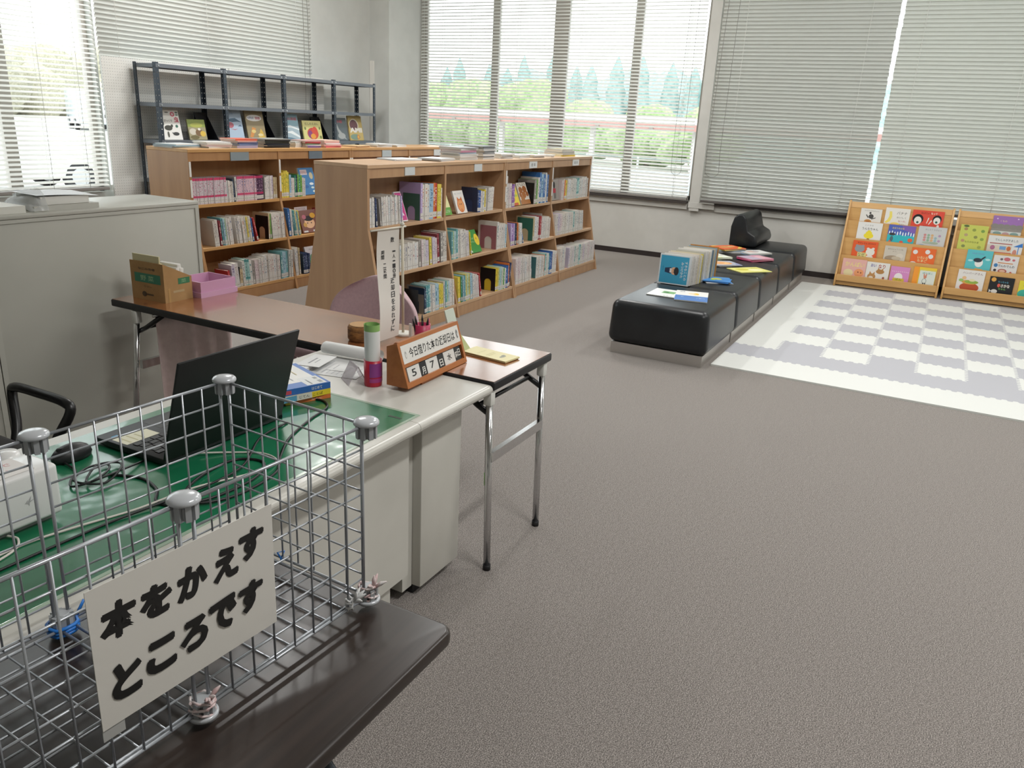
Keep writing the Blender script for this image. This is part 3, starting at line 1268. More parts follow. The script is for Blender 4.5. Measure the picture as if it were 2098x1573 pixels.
for i in range(-1, rows-1):
    for j in range(cols):
        xa = 5.385 if i == -1 else gx(i)
        xb = gx(i+1)
        ya, yb = gy(j), gy(j+1)
        if i == -1:
            col = 0
        elif i == 0:
            col = 1
        elif j == 0:
            col = 0
        else:
            col = 1 if (i+j) % 2 == 0 else 0
        # ring: (xa,ya)->(xa,yb)->(xb,yb)->(xb,ya)
        e1 = edge((xa, ya), (xa, yb), 0 if i == -1 else 1, 5)
        e2 = edge((xa, yb), (xb, yb), 1 if j < cols-1 else 0, 7)
        e3 = edge((xb, ya), (xb, yb), 1 if i < rows-2 else 0, 5)
        e4 = edge((xa, ya), (xb, ya), 1 if j > 0 else 0, 7)
        c_, d_, e_, f_ = Vector((xa, yb, MT)), Vector((xb, yb, MT)), Vector((xb, ya, MT)), Vector((xa, ya, MT))
        ring = [f_]+e1[1:]+[c_]+e2[1:]+[d_]+list(reversed(e3[1:]))+[e_]+list(reversed(e4[1:]))
        b.add(ring, [tuple(range(len(ring)))], col)
xe, ye = gx(rows-1), gy(cols)
b.add([(5.385, MY0, 0), (5.385, ye, 0), (xe, ye, 0), (xe, MY0, 0), (5.385, MY0, MT), (5.385, ye, MT), (xe, ye, MT), (xe, MY0, MT)],
      [(0, 1, 5, 4), (1, 2, 6, 5), (2, 3, 7, 6), (3, 0, 4, 7)], 0)
b.build('foam_tiles', [mat('#dcdeda', .75), mat('#b4b5bb', .75)], o)

# ------------------------------------------------------------------ picture book racks
def xr(z):
    return 9.42+(z-.1)*.2/.81


TIER = (.703, .52, .335, .125)


def rack(label, y1, y0):
    o = thing('book_rack', label, 'rack', (9.55, (y0+y1)/2, 0), 0, 'wooden picture book racks')
    prof = [(9.385, 0), (9.40, .13), (9.408, .135), (xr(.9)-.02, .885), (xr(.9), .915), (xr(.9)+.035, .915), (9.66, .88), (9.70, .0)]
    for y in (y0, y1-.02):
        MB().prism(prof, y, y+.02, 'Y').build('side_panel', M_rackw, o, bevel=.003)
    ya, yb = y0+.0205, y1-.0205
    zs = [.84]+list(TIER)
    for i in range(4):
        zb, zt = zs[i+1]-.035, zs[i]+(0 if i else .0)
        xa, xt = xr(zb)+.036, xr(zt)-.006
        MB().prism([(xa, zb), (xa+.012, zb), (xt+.012, zt), (xt, zt)], ya, yb, 'Y').build('tier_board', M_rackw, o)
        MB().box(xr(zb)+.004, ya, zb-.012, xa+.01, yb, zb-.0005).build('tier_ledge', M_rackw, o)
    MB().prism([(xr(.84)+.0, .842), (xr(.84)+.02, .842), (xr(.9)+.022, .900), (xr(.9)+.002, .900)], ya, yb, 'Y').build('header_board', M_rackw, o)
    MB().box(xr(.06)-.012, ya, .058, xr(.06)+.005, yb, .128).build('front_lip', M_rackw, o, bevel=.002, seg=1)
    MB().box(xr(.06)+.012, ya, .012, xr(.06)+.028, yb, .057).build('kick_board', M_rackw, o)
    MB().box(9.655, ya, .05, 9.662, yb, .88).build('back_board', M_rackw, o)
    for y in (y0+.1, y1-.1):
        MB().cyl((9.46, y, .013), (9.50, y, .013), .013, 12).build('caster', M_black, o)
    return o


rack('wooden picture book rack closest to the black bench', .905, -.13)
rack('wooden picture book rack cut by the picture edge', -.163, -1.20)

# ------------------------------------------------------------------ chairs
M_pink = noisy_mat('pink_upholstery', '#bfa3a8', '#c9adb1', 60, .85, .1)
o = thing('meeting_chair', 'pink upholstered chair pushed in behind the walnut table', 'chair', (3.05, 2.47, 0))
b = MB()
n, k = 20, 14
vs, fs = [], []
hw, z0, z1 = .285, .40, .775
for side in (0, 1):
    for i in range(n+1):
        u = i/n*2-1
        for j in range(k+1):
            q = j/k
            z = z0+(z1-z0)*q
            # rounded crown: narrow the half-width near the top
            qq = max(0, (q-.28)/.72)
            wz = hw*(1-.0*q)*(1-qq**3.2*.62)
            y = 2.475+u*wz
            x = 3.265-.085*abs(u)**2.2+.05*(q-.3)+(-.02 if side == 0 else .018)
            vs.append((x, y, z-.035*abs(u)**3*qq))
B_ = (n+1)*(k+1)
for i in range(n):
    for j in range(k):
        a, b1, c1, d1 = i*(k+1)+j, i*(k+1)+j+1, (i+1)*(k+1)+j+1, (i+1)*(k+1)+j
        fs.append((a, b1, c1, d1))
        fs.append((B_+d1, B_+c1, B_+b1, B_+a))
for i in range(n):
    for j in (0, k):
        a, d1 = i*(k+1)+j, (i+1)*(k+1)+j
        fs.append((a, d1, B_+d1, B_+a) if j == 0 else (B_+a, B_+d1, d1, a))
for j in range(k):
    for i in (0, n):
        a, b1 = i*(k+1)+j, i*(k+1)+j+1
        fs.append((B_+a, B_+b1, b1, a) if i == 0 else (a, b1, B_+b1, B_+a))
b.add(vs, fs, 0, True)
b.build('backrest', M_pink, o, subdiv=1)
b = MB().box(2.80, 2.235, .41, 3.235, 2.715, .47)
b.build('seat', M_pink, o, bevel=.025, seg=4)
for x in (2.83, 3.20):
    for y in (2.265, 2.685):
        MB().tube([(x, y, 0), (x+.0, y, .41)], .011, 10).build('leg', M_chrome, o)

# black office chair, mostly out of the frame
o = thing('office_chair', 'black office chair with a loop armrest beside the grey cabinet', 'chair', (1.12, 2.55, 0))
b = MB()
b.box(.86, 2.30, .43, 1.38, 2.80, .50)
b.build('seat', M_black, o, bevel=.03, seg=3)
MB().box(.92, 2.84, .55, 1.32, 2.89, 1.0).build('backrest', M_black, o, bevel=.03, seg=3)
MB().cyl((1.12, 2.55, .12), (1.12, 2.55, .43), .028, 12).build('gas_lift', M_blackp, o)
MB().box(1.08, 2.6, .40, 1.16, 2.87, .425).build('back_bracket', M_blackp, o)
MB().box(1.09, 2.845, .40, 1.15, 2.865, .60).build('back_post', M_blackp, o)
for k in range(5):
    a = 2*PI*k/5+.3
    q = MB().tube([(1.12, 2.55, .12), (1.12+.27*math.cos(a), 2.55+.27*math.sin(a), .075)], [.024, .016], 8)
    lg = q.build('base_spoke', M_blackp, o)
    cx, cy = 1.12+.27*math.cos(a), 2.55+.27*math.sin(a)
    MB().cyl((cx-.02*math.sin(a), cy+.02*math.cos(a), .032), (cx+.02*math.sin(a), cy-.02*math.cos(a), .032), .032, 14).build('caster', M_black, lg)
for sx in (-1, 1):
    xb = 1.12+sx*.27
    q = MB()
    pts = []
    # closed loop leaning outwards, rounded corners
    raw = [(0, -.14, .425), (.03*sx, -.125, .50), (.07*sx, -.16, .60), (.075*sx, -.13, .628), (.075*sx, .0, .632), (.075*sx, .13, .628), (.075*sx, .16, .60), (.04*sx, .10, .50), (0, .07, .425)]
    for p_ in raw:
        pts.append((xb+p_[0], 2.52+p_[1], p_[2]))
    q.tube(smooth_path(pts, 5), .0165, 10)
    q.build('armrest', M_blackp, o)

# ------------------------------------------------------------------ books
M_pages = mat('#ded9cc', .8)


def book_geo(mb, t, d, h, bt=.0022, mats=(0, 1, 2), inset=.004):
    """upright book: thickness along x, spine at y=0, height along z"""
    c, p, s = mats
    mb.box(0, .0008, 0, bt, d, h, c)
    mb.box(t-bt, .0008, 0, t, d, h, c)
    mb.box(0, 0, 0, t, .0008, h, s)
    mb.box(bt, .0009, inset, t-bt, d-inset, h-inset, p)


PAL = {
    'w': [('white', '#dedad4', '#8a828a', None), ('white', '#d6d2cd', '#6d7894', None), ('white', '#e0dcd6', '#b0787e', None), ('off-white', '#d2ccc4', '#5f5a60', None), ('white', '#dcdcdc', '#7a9aa8', None)],
    'p': [('pinkish white', '#dccfd0', '#a07a90', None), ('white', '#dedad8', '#b09090', None), ('pale lilac', '#cfc6d4', '#7d7396', None), ('white', '#d9d4d0', '#8a8a98', None)],
    'm': [('pink-topped', '#d6ccd2', '#b0607c', '#cf4a72')],
    'k': [('pink and blue striped', '#d9bcc6', '#5d6f9a', '#d04f78')],
    'd': [('dark purple', '#4a2f4c', '#c7a9c0', '#b83a66')],
    'c': [('beige', '#c9b995', '#8d5f4a', None)],
    'y': [('yellow', '#dcc63c', '#7d6b1c', None), ('yellow', '#e3cf58', '#6a8a3a', None)],
    'g': [('green', '#5fa04a', '#dfe7d3', None), ('teal green', '#3f9277', '#d5e6dc', None), ('green', '#79b055', '#3c5f35', None)],
    'b': [('blue', '#3a6fae', '#d4deea', None), ('pale blue', '#9fc0d8', '#3c5f86', None), ('blue', '#2a569c', '#dfe4ee', None)],
    'l': [('lilac', '#b9a6d2', '#f0eaf4', None), ('purple', '#9a6fb4', '#eee4f2', None)],
    'x': [('white', '#dad7d2', '#5d7fa6', None), ('pale blue', '#a9c8d6', '#3d6a8a', None), ('pale green', '#b9cfb0', '#4b7a55', None), ('white', '#e0dcd4', '#c07a50', None), ('teal', '#6aa7ae', '#e6eeee', None), ('yellow', '#d8c766', '#7a6a3a', None)],
    'o': [('orange', '#d9793a', '#f2e2d0', None), ('red', '#bb3d40', '#f0dcd8', None)],
    'r': [('maroon', '#8f3a44', '#e2c9c6', None), ('red', '#b5484c', '#ecd9d6', None)],
    'n': [('navy', '#33436b', '#b9c3d8', None), ('dark blue', '#2c3f58', '#aabccf', None)],
    'e': [('grey', '#a8a39d', '#4f4b4a', None), ('grey', '#98948f', '#e4e0da', None)],
    't': [('teal and white', '#a8cfcc', '#3b6f74', '#4f9496'), ('white', '#dcdad5', '#4d7f84', None), ('white', '#d6d5d0', '#6a6f78', None)],
}
_pr = random.Random(5)


def add_uv(me, face, seed):
    """uv layers of a book mesh: place on the spine, and a random number per book"""
    l1, l2 = me.uv_layers.new(name='face'), me.uv_layers.new(name='seed')
    for lp in me.loops:
        l1.data[lp.index].uv = face[lp.vertex_index]
        l2.data[lp.index].uv = (seed[lp.vertex_index], 0)


# the smallest books in view, past three hundred: one mass
REST = MB()
REST.uv, REST.seed, REST.mats = [], [], []


def shelf_book(x, y, z, t, h, d, pal, lean, label, cat, group, rest=False):
    nm, base, ink, band = pal
    b = MB()
    book_geo(b, t, d, h)
    th = math.radians(abs(lean))
    if lean >= 0:
        M = Matrix.Translation((x, y, z)) @ Matrix.Rotation(-th, 4, 'Y')
    else:
        M = Matrix.Translation((x+t*math.cos(th), y, z)) @ Matrix.Rotation(th, 4, 'Y') @ Matrix.Translation((-t, 0, 0))
    uv = [(p[0]/t, p[2]/h) for p in b.v]
    sd = _pr.random()
    ms = [mat(base, .4), M_pages, spine_mat(base, ink, band)]
    if rest:
        for m_ in ms:
            if m_ not in REST.mats:
                REST.mats.append(m_)
        k0 = len(REST.v)
        REST.v += [tuple(M @ Vector(p)) for p in b.v]
        REST.f += [tuple(k0+i for i in f) for f in b.f]
        REST.mi += [REST.mats.index(ms[i]) for i in b.mi]
        REST.sm += b.sm
        REST.uv += uv
        REST.seed += [sd]*len(uv)
        return None
    o = b.build('shelf_book' if cat == 'book' else 'comic_book', ms, None, world=False, local=M)
    add_uv(o.data, uv, [sd]*len(uv))
    return tag(o, label, cat, group)


def picture_book(label, W, H, T, cover, spec, M, group=None, cat='picture book', name='picture_book', cover_name='cover_art'):
    """front cover faces local +z, x to the right, y up"""
    o = thing(name, label, cat, group=group, mw=M)
    b = MB()
    b.box(0, 0, 0, W, H, .002)
    b.box(0, 0, T-.002, W, H, T)
    b.box(0, 0, .002, .002, H, T-.002)
    b.build('cover', mat(cover, .4), o, world=False)
    MB().box(.0021, .003, .0021, W-.003, H-.003, T-.0021).build('pages', M_pages, o, world=False)
    if spec:
        art(cover_name, W, H, spec, o, Matrix.Translation((0, 0, T+.0001)), world=False)
    return o


def bookend(label, x, y, z, d, h, colr):
    """sheet metal end with an arched opening, standing across the shelf"""
    n = 16
    out, inn = [], []
    for i in range(n+1):
        q = i/n
        a = PI*(1-q)
        r = min(d, h)*.5
        ox = d/2+(d/2)*max(-1, min(1, 1.35*math.cos(a)))
        oz = h-.03+.03*min(1, 1.6*math.sin(a))
        out.append((ox, oz))
        inn.append((d/2+d*.22*math.cos(a), h*.60*.62+d*.20*math.sin(a)))
    out = [(0, 0)]+out+[(d, 0)]
    inn = [(d*.28, .0)]+inn+[(d*.72, .0)]
    b = MB()
    vs = []
    for (p, q) in zip(out, inn):
        vs += [(x, y+p[0], z+p[1]), (x, y+q[0], z+q[1]), (x+.0016, y+p[0], z+p[1]), (x+.0016, y+q[0], z+q[1])]
    fs = []
    m = len(out)
    for i in range(m-1):
        a = i*4
        c = a+4
        fs += [(a, a+1, c+1, c), (a+2, c+2, c+3, a+3), (a, c, c+2, a+2), (a+1, a+3, c+3, c+1)]
    b.add(vs, fs)
    b.box(x+.0016, y+.02, z, x+.04, y+d-.02, z+.0006)
    o = b.build('bookend', mat(colr, .45, .2))
    return tag(o, label, 'bookend', 'metal bookends on the shelves')


ROWN = {}


def row(case, bay, sh, yfront, x, segs, cat='book', gap=.012):
    """lays one bay of one shelf from its near end; see the segment kinds below"""
    z = SHZ[sh]+.0004
    xmax = BCX[bay+1]-(.029 if bay % 2 else .0145)
    x = max(x, BCX[bay]+(.015 if bay % 2 else .029))
    # widths: fixed pieces, then fill the rest of the bay with slightly thicker or a few more books
    fixed, runs = 0., 0.
    for s in segs:
        if s[0] == 'G':
            fixed += s[1]
        elif s[0] == 'E':
            fixed += .0022
        elif s[0] == 'F':
            fixed += s[2]+(s[7] if len(s) > 7 else .012)
        elif s[1]:
            ln_ = s[5] if len(s) > 5 else 0
            fixed += s[4]*math.sin(math.radians(abs(ln_)))*(.55 if ln_ > 0 else .9)
            runs += s[1]*((s[2]+s[3])/2/math.cos(math.radians(ln_))+.0005)
    f = min(1.75, max(.6, (xmax-gap-x-fixed)/max(runs, .01)))
    segs = [list(s) for s in segs]
    for s in segs:
        if s[0] not in 'GEF' and s[1]:
            n2 = max(1, round(s[1]*min(max(1., f/1.55), 1.3))) if s[1] >= 3 else s[1]
            g_ = f*s[1]/n2
            s[1], s[2], s[3] = n2, s[2]*g_, s[3]*g_
    where = '%s shelf, %s bay, %s bookcase' % (('top', 'middle', 'bottom')[sh], ORD[bay+1], case)
    grp = 'books on the '+where
    cnt = 0
    for s in segs:
        k = s[0]
        if k == 'G':
            x += s[1]
        elif k == 'E':      # bookend: colour name, colour, depth, height
            _, cn, col, d, h = s
            bookend('%s metal bookend on the %s' % (cn, where), x, yfront+.012, z, d, h, col)
            x += .0022
        elif k == 'F':      # face-out book leaning back: label start, W, H, cover, art, lean back
            _, lb, W, H, colr, spec = s[:6]
            th = math.radians(s[6] if len(s) > 6 else 24)
            M = frame((x, yfront+.012, z+.0163*math.sin(th)*0+.002), (1, 0, 0), (0, math.sin(th), math.cos(th))) @ Matrix.Translation((0, .016*math.sin(th), 0))
            # keep the thickness behind the front face
            M = M @ Matrix.Translation((0, 0, -.016))
            M = Matrix.Translation((0, .016*math.cos(th)+.0, 0)) @ M
            picture_book('%s facing out, %s' % (lb, where), W, H, .016, colr, spec, M)
            x += W+(s[7] if len(s) > 7 else .012)
        else:               # run of upright books
            pk, n, t0, t1, h = s[:5]
            lean = s[5] if len(s) > 5 else 0
            d = s[6] if len(s) > 6 else .15
            if lean > 0 and n:
                x += h*math.sin(math.radians(lean))*.55
            for i in range(n):
                pal = _pr.choice(PAL[pk])
                t = _pr.uniform(t0, t1)
                if x+t > xmax:
                    print('ROW FULL', where, s, 'left', n-i)
                    break
                hh = h*(1 if pk in 'mkdc' else _pr.uniform(.955, 1.035))
                cnt += 1
                nm = cat
                shelf_book(x, yfront+_pr.uniform(.004, .014), z, t, hh, d*_pr.uniform(.97, 1.03), pal, lean,
                           '%s %s, %s from the near end, %s' % (pal[0], nm, ORD[cnt], where), cat, grp, (case, bay) == ('front', 3))
                x += t/math.cos(math.radians(lean))+.0005
            if lean < 0 and n:
                x += h*math.sin(math.radians(-lean))*.9
    print('ROW', where, 'end gap %.3f' % (xmax-x))
    return x


def y1(sh, yf):
    return yf-.16*(1-min(SHZ[sh]-.012, .79)/.79)


FACE_LEMON = [('r', 0, 0, 1, 1, '#e9e6ae'), ('r', 0, 0, 1, .34, '#6aa84a'), ('e', .3, .78, .05, .04, '#3b3a30'), ('e', .72, .80, .05, .04, '#3b3a30'), ('p', [(.44, .68), (.6, .68), (.52, .61)], '#c08a3c'), ('t', 'あしたは', .52, .17, .6, .13, '#e8efd8')]
FACE_CAT = [('r', 0, 0, 1, 1, '#ece8e2'), ('t', 'ねこ ともだち', .5, .87, .7, .07, '#6f9aa8'), ('e', .5, .34, .34, .30, '#d8783a'), ('p', [(.24, .55), (.30, .74), (.44, .62)], '#d8783a'), ('p', [(.76, .55), (.70, .74), (.56, .62)], '#d8783a'),
            ('e', .5, .34, .29, .25, '#e9a26a'), ('e', .42, .40, .03, .03, '#4a2f20'), ('e', .58, .40, .03, .03, '#4a2f20'), ('r', .44, .06, .54, .2, '#d8783a')]
FACE_YEL = [('r', 0, 0, 1, 1, '#efd94a'), ('e', .48, .66, .26, .17, '#d06a9a'), ('e', .48, .72, .17, .10, '#e8b24a'), ('p', [(.3, .92), (.6, .95), (.45, .82)], '#4a86c0'), ('e', .3, .3, .2, .12, '#e08a4a'), ('r', .1, 0, .8, .12, '#d0603a'), ('r', .5, .4, .9, .5, '#b9cf5a')]
FACE_GIR = [('r', 0, 0, 1, 1, '#e6ddd0'), ('t', 'どうぶつ', .5, .9, .8, .13, '#2f2a28', .02), ('e', .28, .66, .2, .15, '#a8683a'), ('e', .7, .68, .22, .16, '#a8683a'), ('e', .5, .42, .22, .15, '#b0703f'), ('e', .15, .44, .12, .12, '#a8683a'), ('e', .86, .46, .13, .12, '#a8683a'), ('r', 0, 0, 1, .2, '#b67a48'), ('e', .3, .26, .2, .12, '#b67a48')]
FACE_BLUE = [('r', 0, 0, 1, 1, '#3f7fb8'), ('r', .1, .74, .55, .93, '#d9c9cc'), ('t', 'おはなし', .32, .84, .38, .11, '#a84a5a'), ('e', .78, .7, .12, .13, '#c9bf9a'), ('e', .7, .4, .14, .05, '#e8f0f2'), ('e', .72, .26, .10, .04, '#cfe6e6'), ('e', .8, .12, .12, .04, '#e8f2ea'), ('e', .3, .3, .18, .06, '#2d65a8')]
FACE_BROWN = [('r', 0, 0, 1, 1, '#7d5148'), ('e', .5, .42, .3, .24, '#e0b48e'), ('e', .5, .62, .28, .12, '#2c2428'), ('e', .76, .74, .16, .12, '#d9a640'), ('e', .25, .7, .12, .1, '#b86a7a'), ('e', .22, .35, .1, .1, '#c79a52'), ('e', .38, .42, .03, .03, '#2c2020'), ('e', .6, .42, .03, .03, '#2c2020'), ('r', .05, .02, .3, .09, '#c9ccd0'), ('r', .6, .02, .9, .1, '#c9ccd0')]
FACE_MEADOW = [('r', 0, 0, 1, 1, '#cfc9cd'), ('t', 'のはらのうた', .55, .88, .6, .07, '#4a4648'), ('p', [(0, .5), (.3, .68), (.6, .6), (1, .72), (1, .3), (0, .3)], '#6f9a7a'), ('r', 0, 0, 1, .42, '#79b84a'), ('e', .55, .3, .3, .1, '#e5d870'), ('e', .35, .36, .14, .16, '#b07a3a'), ('r', 0, 0, 1, .08, '#4c8f3c'), ('e', .72, .34, .1, .07, '#d8b0c4')]
FACE_GREEN = [('r', 0, 0, 1, 1, '#3f8f3f'), ('e', .16, .86, .1, .1, '#e6ead8'), ('t', 'はる かぜ', .4, .62, .4, .09, '#d8e6c8'), ('t', 'げんき', .5, .48, .4, .08, '#cfe0bc'), ('e', .86, .55, .22, .26, '#e9cf3a'), ('e', .84, .6, .04, .05, '#c07a2a'), ('r', .05, .03, .12, .1, '#eef0e4')]
FACE_PINK = [('r', 0, 0, 1, 1, '#e8e2e4'), ('r', .05, .04, .95, .96, '#cc4a8c'), ('p', [(.2, .2), (.45, .4), (.35, .45), (.6, .62), (.5, .35), (.7, .2)], '#efe4ec')]

# --- front bookcase, bay by bay
ya = [y1(s, YF1) for s in range(3)]
bx = [BCX[0]+.03, BCX[1]+.016, BCX[2]+.032, BCX[3]+.016]
row('front', 0, 0, ya[0], bx[0], [('w', 4, .012, .016, .205), ('n', 1, .010, .012, .2, 4), ('G', .022), ('e', 1, .008, .009, .19, 8), ('w', 13, .011, .015, .205, 4), ('l', 1, .012, .013, .205, 5), ('G', .01),
    ('F', 'pink white-bird picture book', .085, .225, '#e8e2e4', FACE_PINK, 20, .045), ('G', .08), ('E', 'green', '#4a7265', .155, .20), ('l', 1, .02, .021, .275, 0, .2), ('x', 2, .024, .03, .27, 0, .2), ('w', 1, .02, .02, .26, 0, .19), ('n', 0, .03, .03, .27), ('b', 1, .042, .043, .272, 0, .2), ('o', 2, .018, .022, .27, 0, .2), ('y', 2, .018, .022, .268, 0, .19), ('w', 1, .015, .016, .23)])
row('front', 0, 1, ya[1], bx[0]+.24, [('C' if 0 else 'e', 1, .014, .015, .205, 0, .16), ('w', 9, .012, .017, .2, 2), ('e', 1, .012, .013, .21, 3), ('p', 4, .013, .016, .2, 4), ('y', 1, .015, .016, .225, 5), ('p', 3, .012, .015, .21, 5), ('r', 1, .015, .016, .235, 5), ('e', 1, .018, .019, .235, 4, .18), ('w', 2, .012, .014, .235, 4)])
row('front', 0, 2, ya[2], bx[0]+.26, [('F', 'thin white picture book', .1, .24, '#e6e8ea', [('r', 0, 0, 1, 1, '#e3e6e8'), ('r', 0, 0, 1, .05, '#6d9ac0')], 24, .03), ('G', .02), ('E', 'black', '#1d1d20', .15, .2), ('G', .075), ('E', 'grey', '#9a948c', .16, .215), ('n', 1, .014, .016, .2, 3), ('x', 6, .014, .018, .215, 4), ('y', 2, .015, .018, .2, 4), ('x', 6, .012, .016, .22, 4)])
row('front', 1, 0, ya[0], bx[1]+.02, [('F', 'small lemon and green picture book', .125, .185, '#dfe3c2', FACE_LEMON, 24, .085), ('F', 'orange cat picture book', .155, .19, '#e4e0da', FACE_CAT, 20, .05), ('G', .07), ('E', 'navy', '#363f5c', .16, .205), ('n', 1, .012, .013, .19, 0, .13), ('b', 1, .016, .018, .18), ('w', 2, .014, .018, .178), ('y', 1, .016, .017, .18), ('w', 1, .012, .013, .19), ('G', .01), ('w', 4, .013, .018, .205, -4)])
row('front', 1, 1, ya[1], bx[1]-.03, [('x', 5, .012, .016, .235, 3), ('w', 5, .012, .016, .225, 5), ('p', 3, .011, .014, .21, 8), ('y', 1, .010, .011, .2, 12), ('G', .03), ('F', 'green yellow-chick picture book', .17, .2, '#3f8f3f', FACE_GREEN, 26, .02), ('G', .19), ('E', 'pink', '#a9727c', .165, .205), ('t', 1, .02, .021, .24, 0, .2), ('w', 5, .014, .02, .215), ('x', 1, .016, .016, .21)])
row('front', 1, 2, ya[2], bx[1]-.03, [('y', 2, .013, .016, .225, 5), ('g', 1, .012, .013, .22, 5), ('x', 9, .011, .015, .22, 6), ('p', 4, .010, .013, .2, 9), ('o', 1, .012, .013, .205, 14), ('G', .24), ('E', 'black', '#1a1a1c', .155, .2), ('y', 1, .022, .023, .19, 0, .15), ('x', 5, .012, .016, .205), ('g', 1, .016, .017, .19), ('w', 2, .012, .014, .19), ('b', 2, .012, .015, .2), ('o', 1, .010, .011, .215), ('n', 1, .015, .016, .22, -8)])
row('front', 2, 0, ya[0], bx[2], [('w', 1, .018, .019, .29), ('G', .002), ('p', 3, .014, .018, .21, 2), ('l', 2, .013, .016, .205, 3), ('G', .012), ('F', 'yellow bird picture book', .15, .205, '#e3cf50', FACE_YEL, 22, .03), ('F', 'brown spotted giraffe picture book', .19, .21, '#ded2c2', FACE_GIR, 22, .015), ('E', 'black', '#1b1b1e', .15, .2), ('e', 1, .022, .024, .235, 0, .19), ('g', 1, .018, .019, .225, 0, .2), ('w', 1, .02, .02, .26, 0, .2), ('b', 3, .02, .028, .285, 0, .2), ('w', 2, .014, .018, .28), ('b', 1, .014, .015, .265)])
row('front', 2, 1, ya[1], bx[2]+.01, [('l', 3, .014, .017, .205, 3), ('n', 1, .012, .013, .205, 4), ('o', 1, .010, .011, .2, 4), ('w', 3, .012, .015, .195, 6), ('b', 1, .008, .009, .16, 22), ('G', .17), ('E', 'green', '#3f7a68', .17, .215), ('c', 1, .016, .017, .225, 0, .19), ('w', 3, .014, .018, .225), ('r', 2, .014, .018, .235, 0, .17), ('e', 1, .010, .012, .24, 0, .2), ('p', 3, .013, .016, .205), ('w', 4, .013, .016, .205)])
row('front', 2, 2, ya[2], bx[2], [('p', 8, .013, .016, .245, 3, .18), ('w', 6, .012, .015, .24, 5, .18), ('G', .09), ('t', 0, .02, .02, .2), ('E', 'teal', '#47777c', .15, .205), ('t', 1, .022, .023, .215, 0, .17), ('w', 5, .014, .019, .21), ('o', 1, .014, .015, .205), ('t', 4, .015, .019, .215), ('b', 2, .016, .02, .222), ('w', 4, .015, .018, .225)])
row('front', 3, 0, ya[0], bx[3]+.03, [('G', .02), ('F', 'grey book with black red figure', .19, .205, '#9a9590', [('r', 0, 0, 1, 1, '#a39d97'), ('e', .42, .74, .13, .17, '#1d1a1c'), ('r', .26, .36, .6, .58, '#b5283a'), ('r', .38, .08, .46, .36, '#2a2628'), ('r', .52, .08, .58, .36, '#2a2628')], 8, .012), ('p', 2, .014, .017, .205), ('o', 1, .012, .013, .2), ('y', 2, .014, .017, .2), ('w', 5, .016, .02, .205), ('t', 7, .016, .02, .208), ('w', 6, .016, .02, .21)])
row('front', 3, 1, ya[1], bx[3]-.02, [('p', 6, .015, .019, .215, 2), ('w', 10, .016, .02, .215, 3), ('t', 4, .015, .019, .215, 4), ('w', 5, .015, .02, .21, 6)], gap=.2)
row('front', 3, 2, ya[2], bx[3]-.04, [('w', 5, .016, .02, .235), ('G', .01), ('E', 'blue', '#2f3d80', .17, .225), ('G', .07), ('p', 6, .016, .02, .215, 0, .17), ('t', 8, .016, .02, .215), ('p', 12, .017, .021, .215)])

_o = REST.build('thin_books', REST.mats)
add_uv(_o.data, REST.uv, REST.seed)
tag(_o, 'rows of thin pale books filling the far end bay of the front bookcase', 'book')
_o['kind'] = 'stuff'

# --- rear bookcase
yb_ = [y1(s, YF2) for s in range(3)]
row('rear', 0, 0, yb_[0], bx[0], [('m', 16, .0195, .021, .205, 0, .13), ('w', 4, .015, .017, .175, 2), ('n', 1, .012, .013, .19, 6), ('w', 1, .016, .017, .205, 2), ('k', 9, .021, .023, .205, 0, .13), ('d', 4, .019, .021, .205, 0, .13), ('G', .015), ('p', 5, .018, .021, .195, 0, .13), ('c', 3, .012, .014, .185, 0, .13)], 'comic')
row('rear', 0, 1, yb_[1], bx[0]+.12, [('w', 3, .015, .02, .215, 5), ('r', 1, .014, .015, .21, 5), ('x', 4, .014, .019, .22, 5), ('w', 2, .016, .02, .225, 5), ('G', .03), ('w', 3, .016, .02, .22, 6), ('x', 6, .014, .018, .215, 6), ('b', 1, .013, .014, .2, 7), ('o', 1, .016, .017, .205, 14, .17), ('G', .12), ('E', 'black', '#1a1a1c', .15, .2), ('c', 1, .016, .017, .225, 0, .19), ('g', 1, .014, .014, .22, 3), ('w', 8, .017, .022, .22, 3)])
row('rear', 0, 2, yb_[2], bx[0]+.18, [('o', 1, .02, .022, .16, 8), ('p', 2, .03, .036, .2, 6), ('E', 'black', '#1c1c1f', .14, .17), ('c', 1, .026, .028, .15, 0), ('t', 4, .018, .024, .22, 4), ('e', 1, .016, .017, .2, 3), ('p', 3, .016, .02, .205, 3), ('w', 11, .016, .02, .225, 2), ('x', 4, .018, .022, .235, 1), ('G', .01), ('t', 2, .018, .022, .24)])
row('rear', 1, 0, yb_[0], bx[1]+.01, [('y', 4, .016, .020, .23), ('b', 1, .018, .019, .2), ('w', 2, .018, .02, .165), ('g', 1, .012, .013, .2), ('n', 1, .01, .011, .19), ('g', 3, .014, .018, .195), ('w', 2, .014, .018, .165), ('F', 'tall white-bordered blue picture book', .20, .25, '#d9dcda', FACE_BLUE, 16)], 'book', gap=.42)
row('rear', 1, 1, yb_[1], bx[1]-.02, [('b', 1, .02, .02, .255, 5), ('w', 1, .018, .02, .24, 5), ('x', 6, .010, .013, .225, 9), ('G', .05), ('F', 'brown round-faced picture book', .23, .21, '#6f463e', FACE_BROWN, 18, .02), ('r', 2, .014, .018, .22, -4)], 'book', gap=.42)
